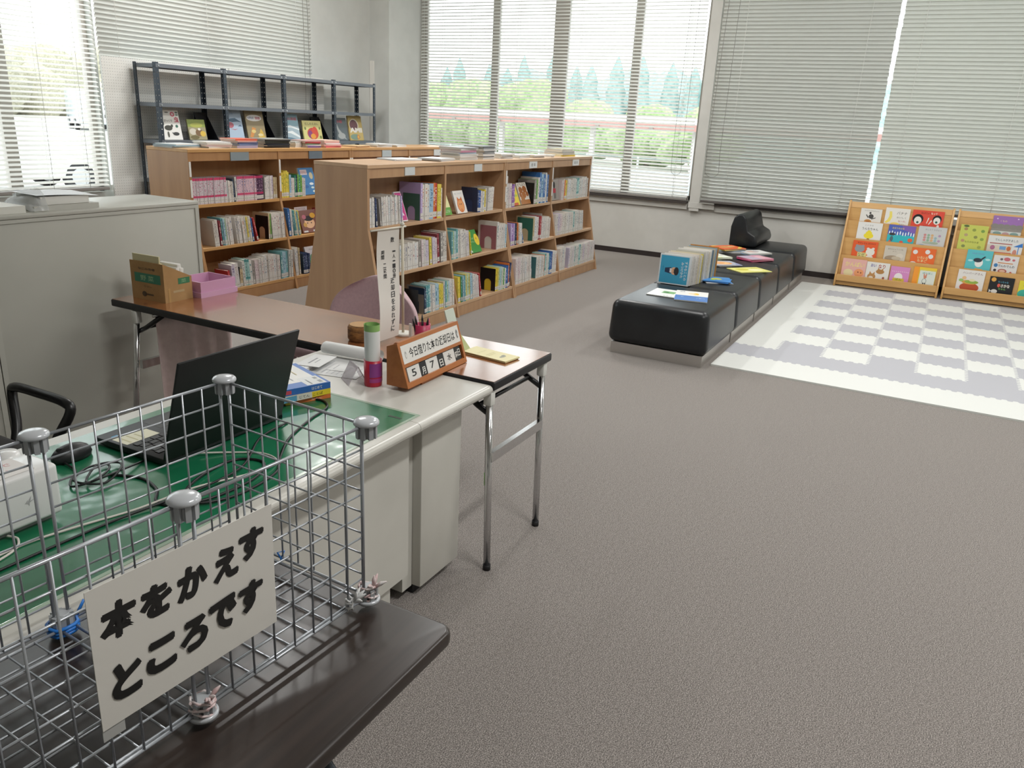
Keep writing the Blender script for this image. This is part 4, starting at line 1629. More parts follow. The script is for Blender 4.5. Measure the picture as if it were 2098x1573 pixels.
row('rear', 1, 2, yb_[2], bx[1]-.02, [('w', 2, .018, .02, .25, 3), ('c', 1, .016, .018, .25, 3), ('G', .03), ('n', 7, .011, .013, .19, 4), ('G', .03), ('F', 'green meadow picture book', .22, .235, '#c9c4c6', FACE_MEADOW, 22, .03), ('y', 1, .014, .016, .22, 14)], 'book', gap=.42)
o = MB().box(bx[1]+.2, YF2+.05, .655, bx[1]+.37, YF2+.052, .70).build('shelf_sign', mat('#d8cdd0', .5))
o.rotation_euler = (0, 0, 0)
tag(o, 'white title card above the brown picture book on the rear bookcase', 'card')
art('lettering', .17, .045, [('t', 'かいけつえほん', .5, .5, .8, .5, '#7a5560')], o, frame((bx[1]+.2, YF2+.0497, .655), (1, 0, 0), (0, 0, 1)))
q = MB().cyl((bx[1]+.285, YF2+.053, .463), (bx[1]+.285, YF2+.053, .656), .003, 8)
q.build('stand', M_white, o)

# --- stacks lying on the bookcases
_sr = random.Random(9)


def stack(where, x, y, z, W, D, items, rot=0., cat='book', top_spec=None):
    """items bottom to top: (colour name, colour, thickness[, spine colour])"""
    grp = 'books in the '+where
    for i, it in enumerate(items):
        nm, colr, t = it[:3]
        w_, d_ = W*_sr.uniform(.93, 1.03), D*_sr.uniform(.93, 1.03)
        b = MB()
        book_geo(b, t, d_, w_, .0016)
        M = Matrix.Translation((x+_sr.uniform(-.008, .008), y+_sr.uniform(-.006, .006), z)) @ Matrix.Rotation(rot+_sr.uniform(-.08, .08), 4, 'Z') @ Matrix.Translation((-w_/2, -d_/2, 0)) @ Matrix(((0, 0, 1, 0), (0, 1, 0, 0), (-1, 0, 0, t), (0, 0, 0, 1)))
        # local x (thickness) -> up, local z (height) -> x
        o = b.build('stacked_book', [mat(colr, .4), M_pages, mat(it[3] if len(it) > 3 else colr, .4)], None, world=False, local=M)
        pos = 'topmost' if i == len(items)-1 else ('lowest' if i == 0 else '%s up' % ORD[i+1])
        tag(o, '%s %s, %s, %s' % (nm, cat, pos, where), cat, grp)
        z += t+.0004
    return z


WG = ('white', '#d5d6d6', .012)
GR = ('grey', '#a9aaaa', .018)
st = stack
zt = TOPZ+.0005
st('thin pile at the near end of the rear bookcase', 4.60, 5.52, zt, .30, .22, [('white', '#cfd6da', .010), ('pale blue', '#8fb4cc', .009), ('white', '#d8dcdd', .008)], .1)
st('flat pale pile second along the rear bookcase', 4.86, 5.42, zt, .24, .21, [('white', '#d9d8d6', .012), ('pinkish', '#cdb9bc', .014), ('white', '#dcdad8', .012), ('white', '#e0dfdc', .010)], -.1)
st('orange-topped pile on the rear bookcase', 5.15, 5.42, zt, .24, .20, [('lilac', '#a9a3c4', .02), ('blue', '#6d7fae', .014), ('navy', '#51608c', .013), ('pink', '#d8a8a0', .012), ('orange', '#d86a50', .014)], .05)
st('black pile on the rear bookcase', 5.52, 5.43, zt, .29, .22, [('dark', '#26282e', .011), ('black', '#1e2024', .012), ('navy', '#2a3240', .010), ('black', '#1f2120', .011), ('dark green', '#2c352f', .01), ('black', '#222426', .012), ('grey', '#9a9c9a', .008)], -.04)
st('small white pile beside the black pile', 5.79, 5.44, zt, .12, .17, [WG, WG, ('white', '#cfd2d2', .014), ('grey', '#b4b7b4', .012)], .2)
st('red and purple pile on the rear bookcase', 5.96, 5.40, zt, .19, .20, [('purple', '#6a4a8a', .015), ('white', '#d4cfd4', .012), ('green', '#5a8a5a', .010), ('red', '#b8444c', .014), ('pink', '#d3a0a0', .012)], -.08)
st('pink pile next to the gap on the rear bookcase', 6.22, 5.40, zt, .25, .20, [('red', '#c84a58', .014), ('pink', '#dba6a8', .014), ('white', '#dcd6d4', .012), ('pink', '#d8a29a', .013), ('peach', '#e0bfae', .012)], .06)
st('single orange booklet pile on the rear bookcase', 6.68, 5.40, zt, .28, .2, [('orange brown', '#c99a6a', .008), ('beige', '#d0b48a', .006)], .15)
st('white pile at the middle of the rear bookcase', 7.02, 5.36, zt, .24, .18, [('white', '#d6d8d8', .012), ('white', '#cdd2d3', .010), ('white', '#dfe0df', .012)], .0)
st('thin white pile farther along the rear bookcase', 7.32, 5.38, zt, .2, .18, [('white', '#dcdedd', .012), ('white', '#d3d6d6', .010)], .1)
st('flat magazine pile nearest on the front bookcase', 5.24, 3.80, zt, .30, .22, [('white', '#d4d6d8', .006), ('white', '#dfe0e0', .005)], -.15, 'magazine')
st('second flat magazine pile on the front bookcase', 5.55, 3.66, zt, .30, .21, [('grey', '#c2c4c6', .007), ('white', '#d8dadb', .006), ('pale grey', '#cbced0', .006)], .1, 'magazine')
st('tall grey and pink pile on the front bookcase', 5.92, 3.68, zt, .27, .21, [('white', '#d2d2d0', .02), ('white', '#dad8d6', .014), ('white', '#cfcfcd', .014), ('pale blue', '#a9b7c4', .012), ('pink', '#c48aa2', .016), ('white', '#d6d4d2', .012), ('grey', '#a4a6a8', .012)], -.03)
st('tall grey pile beside the pink one', 6.27, 3.68, zt, .21, .20, [('white', '#d0d0d0', .016), ('dark grey', '#6d7278', .01), ('white', '#d7d7d6', .016), ('grey', '#9a9da0', .014), ('dark grey', '#787d82', .014), ('white', '#d3d4d4', .012), ('grey', '#8d9092', .014), ('dark grey', '#5f6468', .010)], .05)
st('low grey pile third along the front bookcase', 6.60, 3.66, zt, .2, .19, [WG, GR, ('white', '#dcdddd', .012)], -.1)
st('low white pile fourth along the front bookcase', 6.92, 3.66, zt, .24, .19, [('white', '#d8dada', .012), ('grey', '#b4b6b6', .014)], .1)
st('low pale pile fifth along the front bookcase', 7.25, 3.66, zt, .22, .19, [('grey', '#b9bcbe', .012), ('white', '#e0e1e1', .014)], -.05)
st('tiny white pile sixth along the front bookcase', 7.52, 3.64, zt, .14, .16, [('white', '#dedfde', .012), ('white', '#d2d4d4', .010)], .2)
zq = st('colourful pile at the far end of the front bookcase', 7.98, 3.70, zt, .30, .22, [('yellow', '#d8c24a', .014), ('grey', '#b5b4ae', .016), ('grey', '#a5a49e', .014), ('pale', '#c9c8c0', .014)], -.04)
picture_book('book with green and orange cover lying on the far colourful pile', .26, .19, .012, '#b9b8ac', [('r', .3, .1, .9, .9, '#8fae5a'), ('e', .5, .5, .12, .3, '#d8923a'), ('e', .72, .5, .1, .3, '#4f8f5a')], Matrix.Translation((7.84, 3.60, zq+.0002)))

# --- face-out books on the steel rack
RS = 1.2256
rb = [
    ('white insect picture book propped on the steel rack', 5.39, .225, .275, '#e2e2de', [('r', 0, 0, 1, 1, '#e4e4df'), ('e', .16, .9, .06, .05, '#5a5a55'), ('e', .4, .92, .1, .02, '#6b6b64'), ('e', .68, .86, .11, .08, '#c9506a'), ('e', .68, .86, .06, .045, '#e0c9cc'), ('e', .9, .92, .07, .03, '#5d6f66'), ('e', .9, .84, .07, .03, '#7d9a8c'),
        ('t', 'びっくり', .4, .64, .42, .08, '#4a4248', .02), ('t', '虫', .84, .68, .24, .2, '#b83a52', .03), ('e', .36, .4, .2, .09, '#3f4038'), ('e', .55, .47, .06, .05, '#3f4038'), ('e', .8, .46, .07, .05, '#3b6a5a'), ('e', .7, .2, .16, .06, '#3a3c3c'), ('p', [(.5, .25), (.8, .2), (.52, .21)], '#3a3c3c'), ('e', .3, .18, .05, .1, '#55564e'), ('e', .14, .55, .03, .07, '#55564e')]),
    ('small brown nature photo book propped on the steel rack', 5.70, .215, .195, '#8a8468', [('r', 0, 0, 1, 1, '#9a9374'), ('r', 0, .62, 1, 1, '#8a9a4a'), ('e', .5, .72, .35, .12, '#a9ae55'), ('e', .25, .4, .2, .16, '#c9c3b4'), ('e', .6, .35, .22, .18, '#7a5f42'), ('e', .8, .3, .16, .14, '#d3b34a'), ('e', .3, .12, .25, .1, '#6d6440'), ('e', .62, .52, .08, .06, '#e3dfd2')]),
    ('pale blue dolphin encyclopedia propped on the steel rack', 6.19, .225, .30, '#aebfd0', [('r', 0, 0, 1, 1, '#a9bccf'), ('t', '動物', .38, .88, .3, .07, '#6d84a4'), ('p', [(.08, .64), (.3, .72), (.6, .74), (.96, .6), (.7, .62), (.4, .6)], '#4a647c'), ('e', .27, .5, .2, .1, '#a8606e'), ('p', [(.7, .46), (.85, .52), (.98, .46), (.84, .46)], '#55708a'), ('p', [(.2, .38), (.5, .36), (.7, .38), (.5, .33)], '#b0707a')]),
    ('brown animal encyclopedia propped on the steel rack', 6.47, .26, .30, '#8d8063', [('r', 0, 0, 1, 1, '#958766'), ('e', .48, .76, .42, .11, '#e4e3e0'), ('t', 'いきもの', .3, .76, .3, .1, '#4a6aa8', .02), ('t', '図鑑', .68, .76, .26, .1, '#b85a6a', .02), ('p', [(.1, .1), (.3, .45), (.5, .4), (.25, .08)], '#c98a4a'), ('p', [(.55, .05), (.75, .4), (.85, .3), (.95, .05)], '#cfae4e'), ('e', .35, .3, .12, .06, '#d8c07a'), ('e', .7, .18, .14, .05, '#e0cf9a')]),
    ('blue and white sea picture book propped on the steel rack', 7.03, .235, .285, '#b7cad4', [('r', 0, 0, 1, 1, '#8fb2c0'), ('r', 0, 0, 1, .55, '#a9bcc6'), ('t', '海の図鑑', .5, .82, .84, .12, '#c05a6a', .02), ('p', [(0, .5), (.4, .58), (1, .44), (1, .38), (.5, .48)], '#e8eef0'), ('p', [(0, .3), (.5, .36), (1, .16), (1, .08), (.4, .26)], '#e8eef0'), ('p', [(0, .12), (.4, .1), (.9, 0), (0, 0)], '#5f7f92')]),
    ('yellow picture book with a red insect propped on the steel rack', 7.33, .315, .22, '#d9d08a', [('r', 0, 0, 1, 1, '#dcd48c'), ('t', 'むしのえほん', .5, .84, .72, .12, '#5a5238', .01), ('e', .5, .34, .3, .3, '#c8463a'), ('e', .62, .4, .16, .3, '#d8503a'), ('e', .36, .3, .12, .2, '#8a3f7a'), ('e', .5, .2, .14, .14, '#e8a03a'), ('e', .12, .6, .05, .08, '#7d8a4a'), ('e', .9, .62, .05, .08, '#7d8a4a'), ('e', .9, .16, .06, .08, '#7d8a4a')]),
    ('dark dinosaur picture book propped on the steel rack', 7.885, .23, .265, '#5a6468', [('r', 0, 0, 1, 1, '#5d686c'), ('t', '恐竜', .4, .84, .6, .14, '#b84a5a', .02), ('p', [(.1, .9), (.2, .5), (.35, .2), (.9, .02), (.6, .3), (.35, .5), (.2, .8)], '#a8acab'), ('e', .5, .2, .3, .14, '#a8acab')]),
    ('yellow picture book with a brown shape, last on the steel rack', 8.155, .265, .295, '#c9ad66', [('r', 0, 0, 1, 1, '#cbb26a'), ('e', .4, .62, .34, .26, '#e6dfc8'), ('e', .38, .62, .29, .22, '#74434a'), ('t', 'AMI', .5, .42, .9, .2, '#eeeadf', .05), ('e', .4, .14, .36, .12, '#7f9a86'), ('e', .62, .14, .1, .1, '#d8863a'), ('e', .62, .14, .05, .05, '#e6c04a')]),
]
for lb, x, W, H, colr, spec in rb:
    th = math.radians(11)
    M = frame((x, 6.655, RS), (1, 0, 0), (0, math.sin(th), math.cos(th))) @ Matrix.Translation((0, 0, -.014))
    M = Matrix.Translation((0, 0, .014*math.sin(th))) @ M
    picture_book(lb, W, H, .014, colr, spec, M, 'face-out books on the steel rack')
for i, x in enumerate((5.94, 6.76, 7.655)):
    b = MB()
    b.box(x, 6.68, RS, x+.16, 6.86, RS+.002)
    b.prism([(6.86, RS), (6.863, RS), (6.863, RS+.26), (6.86, RS+.26)], x, x+.16, 'X')
    b.prism([(6.70, RS+.002), (6.86, RS+.002), (6.86, RS+.25)], x+.0, x+.002, 'X')
    b.prism([(6.70, RS+.002), (6.86, RS+.002), (6.86, RS+.25)], x+.158, x+.16, 'X')
    tag(b.build('display_stand', mat('#22242a', .5)), 'black sheet display stand, %s along the steel rack shelf' % ORD[i+1], 'stand', 'black stands on the steel rack')

# --- picture books on the two sloping racks
def rack_book(label, ya, yb, z0, z1, colr, spec, dx=0., T=.011):
    W, H = ya-yb, z1-z0+.02
    zb = z0-.02
    th = math.radians(4)
    up = (math.sin(th), 0, math.cos(th))
    zt_ = min([q for q in TIER if q > z0-.06] or [z0], key=lambda q: abs(q-z0))
    x = xr(zt_)+.0135+dx
    M = frame((x, ya, zb), (0, -1, 0), up) @ Matrix.Translation((0, 0, -T))
    return picture_book(label, W, H, T, colr, spec, M, 'picture books on the sloping racks')


rack_book('white picture book with a small black goat, top tier of the nearer rack', .772, .56, .700, .842, '#dcdad4', [('r', 0, 0, 1, 1, '#e0ded8'), ('t', 'さんびきのがらがらどん', .52, .86, .7, .07, '#3d3b3a'), ('e', .52, .5, .12, .15, '#4a4846'), ('p', [(.3, .62), (.42, .42), (.36, .4), (.27, .58)], '#4a4846'), ('e', .46, .72, .05, .07, '#4a4846'), ('p', [(.55, .36), (.75, .46), (.74, .4), (.55, .3)], '#4a4846'), ('e', .4, .16, .17, .14, '#c08a4a'), ('e', .4, .14, .1, .05, '#a5552f')])
rack_book('white picture book with a yellow banana, top tier of the nearer rack', .525, .286, .701, .871, '#e0ded8', [('r', 0, 0, 1, 1, '#e2e0da'), ('p', [(.26, .8), (.3, .5), (.24, .25), (.1, .14), (.02, .2), (.12, .32), (.18, .52), (.16, .8)], '#ead96a'), ('e', .46, .1, .2, .12, '#edd870'), ('e', .44, .09, .1, .06, '#eab8a0'), ('t', 'バナナ', .68, .74, .42, .16, '#4a4a3c'), ('t', 'おいしく', .68, .5, .38, .1, '#6a6a58'), ('t', 'な〜れ', .72, .3, .3, .1, '#b04a4a'), ('t', 'えほん', .74, .14, .22, .05, '#77756a')])
rack_book('wide red picture book with two black-haired faces', .262, -.039, .706, .873, '#d34a38', [('r', 0, 0, 1, 1, '#d84c3a'), ('t', 'ねんがじょう', .42, .86, .3, .12, '#7a1f1a', .02), ('t', 'もって', .68, .86, .2, .12, '#e9d8c8', .02), ('e', .2, .5, .17, .27, '#151416'), ('e', .2, .42, .12, .22, '#e6e2da'), ('e', .2, .32, .04, .06, '#1d5a50'), ('e', .8, .55, .14, .24, '#151416'), ('e', .8, .47, .11, .2, '#e6e2da'), ('e', .79, .4, .04, .06, '#1d5a50'), ('p', [(.48, .3), (.52, .62), (.55, .6), (.5, .28)], '#e8e4da'), ('p', [(.55, .25), (.62, .5), (.65, .46), (.57, .23)], '#e8e4da'), ('t', 'おに', .46, .1, .14, .14, '#151416', .03), ('e', .66, .08, .07, .05, '#151416'), ('e', .86, .16, .04, .1, '#e8e4da')])
rack_book('white picture book with a yellow chick shape, second tier of the nearer rack', .771, .526, .517, .701, '#dfdfdc', [('r', 0, 0, 1, 1, '#e2e2df'), ('t', 'こころの', .46, .84, .34, .07, '#77766f'), ('t', 'うんちちゃん', .52, .66, .66, .13, '#2f2d2c', .01), ('e', .5, .3, .2, .15, '#ead83a'), ('e', .5, .44, .13, .1, '#ead83a'), ('e', .5, .53, .07, .06, '#ead83a'), ('e', .5, .12, .06, .04, '#8a6a3a'), ('r', .12, .05, .3, .07, '#999890'), ('r', .7, .05, .9, .07, '#999890')])
rack_book('blue and purple picture book with a turquoise sea', .463, .199, .516, .700, '#5a66b0', [('r', 0, 0, 1, 1, '#4f62b4'), ('p', [(.5, 1), (1, 1), (1, .62), (.5, .8)], '#7d5fae'), ('t', 'まほうのよる', .36, .84, .44, .09, '#e6d24a', .01), ('r', 0, 0, 1, .5, '#33b4bf')]+[('e', .06+.1*i, .58+.03*math.sin(i*2), .022, .1, '#e6f0f0') for i in range(10)]+[('e', .17, .52, .12, .07, '#3a3840'), ('e', .17, .28, .06, .14, '#4a6a72'), ('e', .86, .28, .09, .1, '#e0643c'), ('e', .55, .14, .07, .08, '#d85a4a'), ('r', .4, .03, .7, .1, '#e9e9e4'), ('e', .12, .1, .05, .1, '#cf6a5a')])
rack_book('pale grey picture book with pastel flowers, second tier of the nearer rack', .172, -.094, .514, .715, '#c4c4c4', [('r', 0, 0, 1, 1, '#c6c7c6'), ('t', 'おしえて ちきゅう', .52, .86, .56, .07, '#6d6f70')]+[('e', .26+.13*(i % 5), .36+.12*((i*2) % 3), .05, .055, ('#c98a86', '#8fae94', '#d2aa7a', '#93b3bb', '#b394b0')[i % 5]) for i in range(13)]+[('e', .4, .25, .2, .05, '#a9b6a2'), ('e', .62, .25, .16, .05, '#9fae9a'), ('e', .2, .06, .16, .08, '#6f9ac0')])
rack_book('orange picture book with a grey hippo and a white bear', .784, .532, .329, .502, '#dd5a2c', [('r', 0, 0, 1, 1, '#df5d2e'), ('t', 'やさいさん おかわり', .54, .88, .72, .1, '#8a2a1a', .02), ('e', .3, .56, .2, .2, '#94979a'), ('e', .18, .72, .06, .06, '#94979a'), ('e', .42, .72, .06, .06, '#94979a'), ('e', .74, .42, .18, .2, '#e2dfd6'), ('e', .64, .6, .06, .06, '#e2dfd6'), ('e', .84, .62, .06, .06, '#e2dfd6'), ('r', .24, .08, .6, .36, '#d8cf8a'), ('t', 'なぜ', .4, .24, .28, .2, '#4a4030'), ('e', .74, .14, .14, .12, '#e2dfd6')])
rack_book('beige picture book with a sleeping animal, third tier of the nearer rack', .459, .247, .330, .480, '#c4bbac', [('r', 0, 0, 1, 1, '#c8c0b2'), ('t', 'おたんじょう いつも', .5, .82, .7, .1, '#5a5048'), ('t', 'よむ', .48, .68, .2, .06, '#8a8070'), ('e', .42, .22, .36, .2, '#a08e78'), ('e', .74, .42, .16, .16, '#d3cabb'), ('e', .6, .26, .22, .12, '#bfb29c'), ('r', 0, 0, 1, .1, '#8d7c64')])
rack_book('orange picture book with round white eggs', .196, -.036, .333, .491, '#e0662e', [('r', 0, 0, 1, 1, '#e26a30'), ('e', .16, .74, .1, .13, '#dfdcd8'), ('e', .66, .8, .1, .13, '#dfdcd8'), ('e', .82, .55, .1, .13, '#dfdcd8'), ('t', 'いろいろ', .5, .44, .42, .16, '#e9d9a0', .02), ('t', 'たまご', .5, .26, .4, .16, '#e9d9a0', .02), ('e', .14, .1, .12, .08, '#dfdcd8'), ('e', .74, .06, .14, .07, '#d8c9b8')])
rack_book('pink picture book with pale yellow letters, bottom tier of the nearer rack', .851, .605, .123, .304, '#dba8a0', [('r', 0, 0, 1, 1, '#dfada4'), ('t', 'かんぱい', .52, .72, .8, .26, '#e5d38a', .02), ('e', .3, .24, .2, .2, '#e0d3a4'), ('e', .74, .28, .2, .22, '#e39a6a'), ('e', .7, .32, .03, .04, '#8a4f3a'), ('e', .82, .3, .03, .04, '#8a4f3a')])
rack_book('white picture book with brown foxes, bottom tier of the nearer rack', .602, .372, .123, .295, '#dddad4', [('r', 0, 0, 1, 1, '#e0ded8'), ('t', 'おい', .3, .82, .24, .18, '#5d5aa0', .02), ('t', 'なり', .66, .8, .3, .22, '#a8463a', .02), ('e', .62, .5, .18, .13, '#b0804a'), ('p', [(.5, .56), (.52, .74), (.6, .6)], '#b0804a'), ('p', [(.74, .56), (.74, .74), (.66, .6)], '#b0804a'), ('e', .28, .2, .18, .16, '#b98a54'), ('p', [(.16, .3), (.18, .48), (.28, .34)], '#b98a54'), ('p', [(.4, .3), (.4, .48), (.3, .34)], '#b98a54'), ('e', .26, .14, .1, .07, '#e6dcca'), ('e', .8, .16, .05, .08, '#a05a4a')])
rack_book('purple pink picture book with a white egg', .359, .172, .122, .277, '#cf86bd', [('r', 0, 0, 1, 1, '#d38cc2'), ('e', .46, .36, .22, .26, '#e8e2e2'), ('r', .18, .1, .78, .3, '#d3b84a'), ('t', 'ぽん', .48, .24, .34, .14, '#7a9a4a', .02)]+[('e', .12+.1*i, .78+.08*((i*3) % 3-1), .025, .03, '#e6c6de') for i in range(9)])
rack_book('yellow and orange picture book behind the white rabbit book', .136, -.081, .135, .300, '#e8a030', [('r', 0, 0, 1, 1, '#e9c93c'), ('r', 0, 0, .24, 1, '#ee9a34')], .0)
rack_book('white picture book with a rabbit outline, bottom tier of the nearer rack', .075, -.075, .128, .278, '#cfdad2', [('r', 0, 0, 1, 1, '#d6ddd4'), ('r', 0, .94, 1, 1, '#dccc58'), ('t', 'ぽんぽこ', .5, .8, .62, .13, '#3f9a92', .01), ('e', .38, .56, .1, .1, '#c9846a'), ('e', .3, .68, .035, .1, '#c9846a'), ('e', .44, .68, .035, .1, '#c9846a'), ('e', .36, .3, .14, .16, '#4a4a48'), ('e', .36, .3, .12, .14, '#d6ddd4'), ('e', .32, .12, .04, .08, '#4a4a48'), ('e', .44, .12, .04, .08, '#4a4a48')], -.0135)
rack_book('purple and grey picture book with rounded hills, top tier of the farther rack', -.486, -.754, .696, .884, '#8f7aa4', [('r', 0, 0, 1, 1, '#9a6fae'), ('t', 'くもの', .36, .76, .22, .1, '#e3cf8a'), ('r', 0, 0, 1, .5, '#8f8a84')]+[('e', .1+.2*i, .5, .13, .12, '#86827c') for i in range(5)]+[('r', 0, 0, 1, .28, '#c9cfcc'), ('e', .22, .16, .14, .09, '#7f9c98'), ('e', .5, .14, .12, .1, '#b9969a'), ('e', .78, .16, .14, .09, '#7f9c98'), ('e', .14, .86, .03, .03, '#d8c0e0'), ('e', .82, .9, .03, .03, '#d8c0e0')])
rack_book('tall yellow green picture book scattered with small animals', -.213, -.463, .519, .771, '#bdc25a', [('r', 0, 0, 1, 1, '#c3c860')]+[('e', (.2, .5, .82, .24, .6, .22, .8, .16, .84)[i], (.84, .82, .8, .62, .56, .2, .2, .4, .5)[i], .07, .055, ('#a8845a', '#8f9a4a', '#7a9a4a', '#b09a74', '#8a8f50', '#7f8a50', '#9aa64e', '#b58f6a', '#8aa04a')[i]) for i in range(9)]+[('t', 'もりのなかま', .5, .37, .5, .07, '#5d6a30'), ('e', .2, .95, .1, .04, '#55663a')])
rack_book('white train picture book with a red and blue train', -.482, -.795, .515, .689, '#d5d5d2', [('r', 0, 0, 1, 1, '#d9d9d6'), ('t', 'でんしゃがきました', .52, .8, .66, .13, '#3a5560', .01), ('r', 0, .08, .72, .16, '#c94a3c'), ('r', .0, .16, .7, .52, '#cfc6b4'), ('r', .06, .58, .7, .63, '#a8605a'), ('r', .36, .3, .54, .48, '#6f9ac8'), ('e', .16, .38, .07, .12, '#a96a8a'), ('e', .62, .38, .06, .12, '#c06a3c'), ('p', [(.74, .5), (.98, .72), (1, .5)], '#3a7ac4'), ('r', .88, .1, .9, .6, '#3a7ac4'), ('e', .8, .2, .06, .16, '#c98a7a')])
rack_book('turquoise picture book with a black and white bird', -.322, -.554, .329, .530, '#56b6bc', [('r', 0, 0, 1, 1, '#5abac0'), ('t', 'つんどくちゃん', .42, .84, .5, .08, '#7a6ab0', .01), ('e', .52, .42, .16, .2, '#e2e4e0'), ('e', .46, .54, .17, .1, '#2b3540'), ('p', [(.56, .6), (.7, .74), (.76, .72), (.62, .56)], '#2b3540'), ('p', [(.34, 0), (.42, .16), (.7, .14), (.74, 0)], '#e0a04a'), ('e', .84, .6, .1, .05, '#a9dcdc'), ('e', .18, .5, .1, .05, '#a9dcdc')])
rack_book('white picture book with a red telephone and blue letters', -.566, -.788, .331, .501, '#d5d3d1', [('r', 0, 0, 1, 1, '#d8d6d4'), ('e', .54, .82, .13, .1, '#c06a72'), ('e', .8, .8, .06, .06, '#c06a72'), ('e', .32, .8, .06, .06, '#6a5a60'), ('r', .2, .58, .8, .63, '#c98a5a'), ('e', .14, .46, .08, .1, '#3f7aae'), ('t', 'でんわでんわ', .56, .45, .66, .13, '#34404c', .01), ('e', .44, .18, .18, .12, '#a8605a'), ('e', .44, .18, .12, .07, '#d8b49a'), ('e', .14, .2, .06, .07, '#3a3438'), ('e', .78, .12, .05, .07, '#b8504a'), ('e', .16, .04, .1, .05, '#3a3438')])
rack_book('white picture book with a large hamburger', -.280, -.526, .124, .325, '#dcd9d4', [('r', 0, 0, 1, 1, '#dfdcd7'), ('t', 'ハンバーグさん', .54, .86, .74, .1, '#7a5a5a', .01), ('e', .5, .2, .36, .22, '#b8502c'), ('e', .48, .44, .3, .1, '#d3a04a'), ('e', .55, .46, .26, .08, '#8fae4a'), ('e', .56, .54, .12, .06, '#e3d8b0'), ('e', .16, .5, .09, .07, '#9fbf6a'), ('e', .26, .62, .08, .08, '#e2b98a')])
rack_book('black picture book with coloured letters and a white fish', -.575, -.793, .123, .289, '#17181a', [('r', 0, 0, 1, 1, '#17181b'), ('e', .16, .84, .1, .12, '#d8a04a'), ('t', 'ちっちゃな', .56, .74, .42, .1, '#58a6c0', .01), ('t', 'おさかな', .6, .54, .5, .18, '#e2dad0', .03), ('t', 'ちゃん', .56, .36, .3, .12, '#6fae5a', .02), ('e', .4, .54, .06, .1, '#d85a4a'), ('e', .26, .2, .13, .11, '#dedbd4'), ('p', [(.14, .2), (.04, .3), (.05, .1)], '#dedbd4'), ('r', .5, .02, .82, .08, '#c8503a')])
rack_book('yellow and green picture book cut by the picture edge', -.837, -1.03, .123, .278, '#d8cf3a', [('r', 0, 0, 1, 1, '#dcd23c'), ('e', .3, .25, .3, .26, '#3fae9a'), ('t', 'えほん', .5, .78, .6, .16, '#7a7a2a', .01)])

# --- books on the bench
BZ = .3965


def flat_book(label, p, px, py, W, H, T, colr, spec, z=BZ, group='picture books lying on the bench'):
    return picture_book(label, W, H, T, colr, spec, frame((p[0], p[1], z), (px[0]-p[0], px[1]-p[1], 0), (py[0]-p[0], py[1]-p[1], 0)), group)


flat_book('thin white booklet with a green picture on the first bench module', (5.56, 1.80), (5.562, 1.6), (5.83, 1.81), .22, .27, .006, '#dcdedb', [('r', 0, 0, 1, 1, '#e0e2df'), ('r', .36, .42, .80, .72, '#7fae74'), ('e', .5, .55, .1, .1, '#4f7f4a'), ('t', 'としょ', .7, .12, .3, .08, '#6a7078')])
flat_book('white and blue booklet with a yellow spot on the first bench module', (5.505, 1.572), (5.556, 1.358), (5.90, 1.60), .235, .36, .007, '#d9dbd8', [('r', 0, 0, 1, 1, '#e2e1dc'), ('r', 0, 0, 1, .5, '#4a78b8'), ('e', .62, .72, .1, .1, '#e3bd4a'), ('e', .5, .72, .12, .06, '#e6cfa4'), ('t', '図書', .2, .88, .16, .07, '#5a6a8a'), ('t', 'ご案内', .78, .3, .26, .08, '#cfdcec'), ('t', 'あ', .22, .34, .1, .08, '#b9cce4')], BZ+.0002)
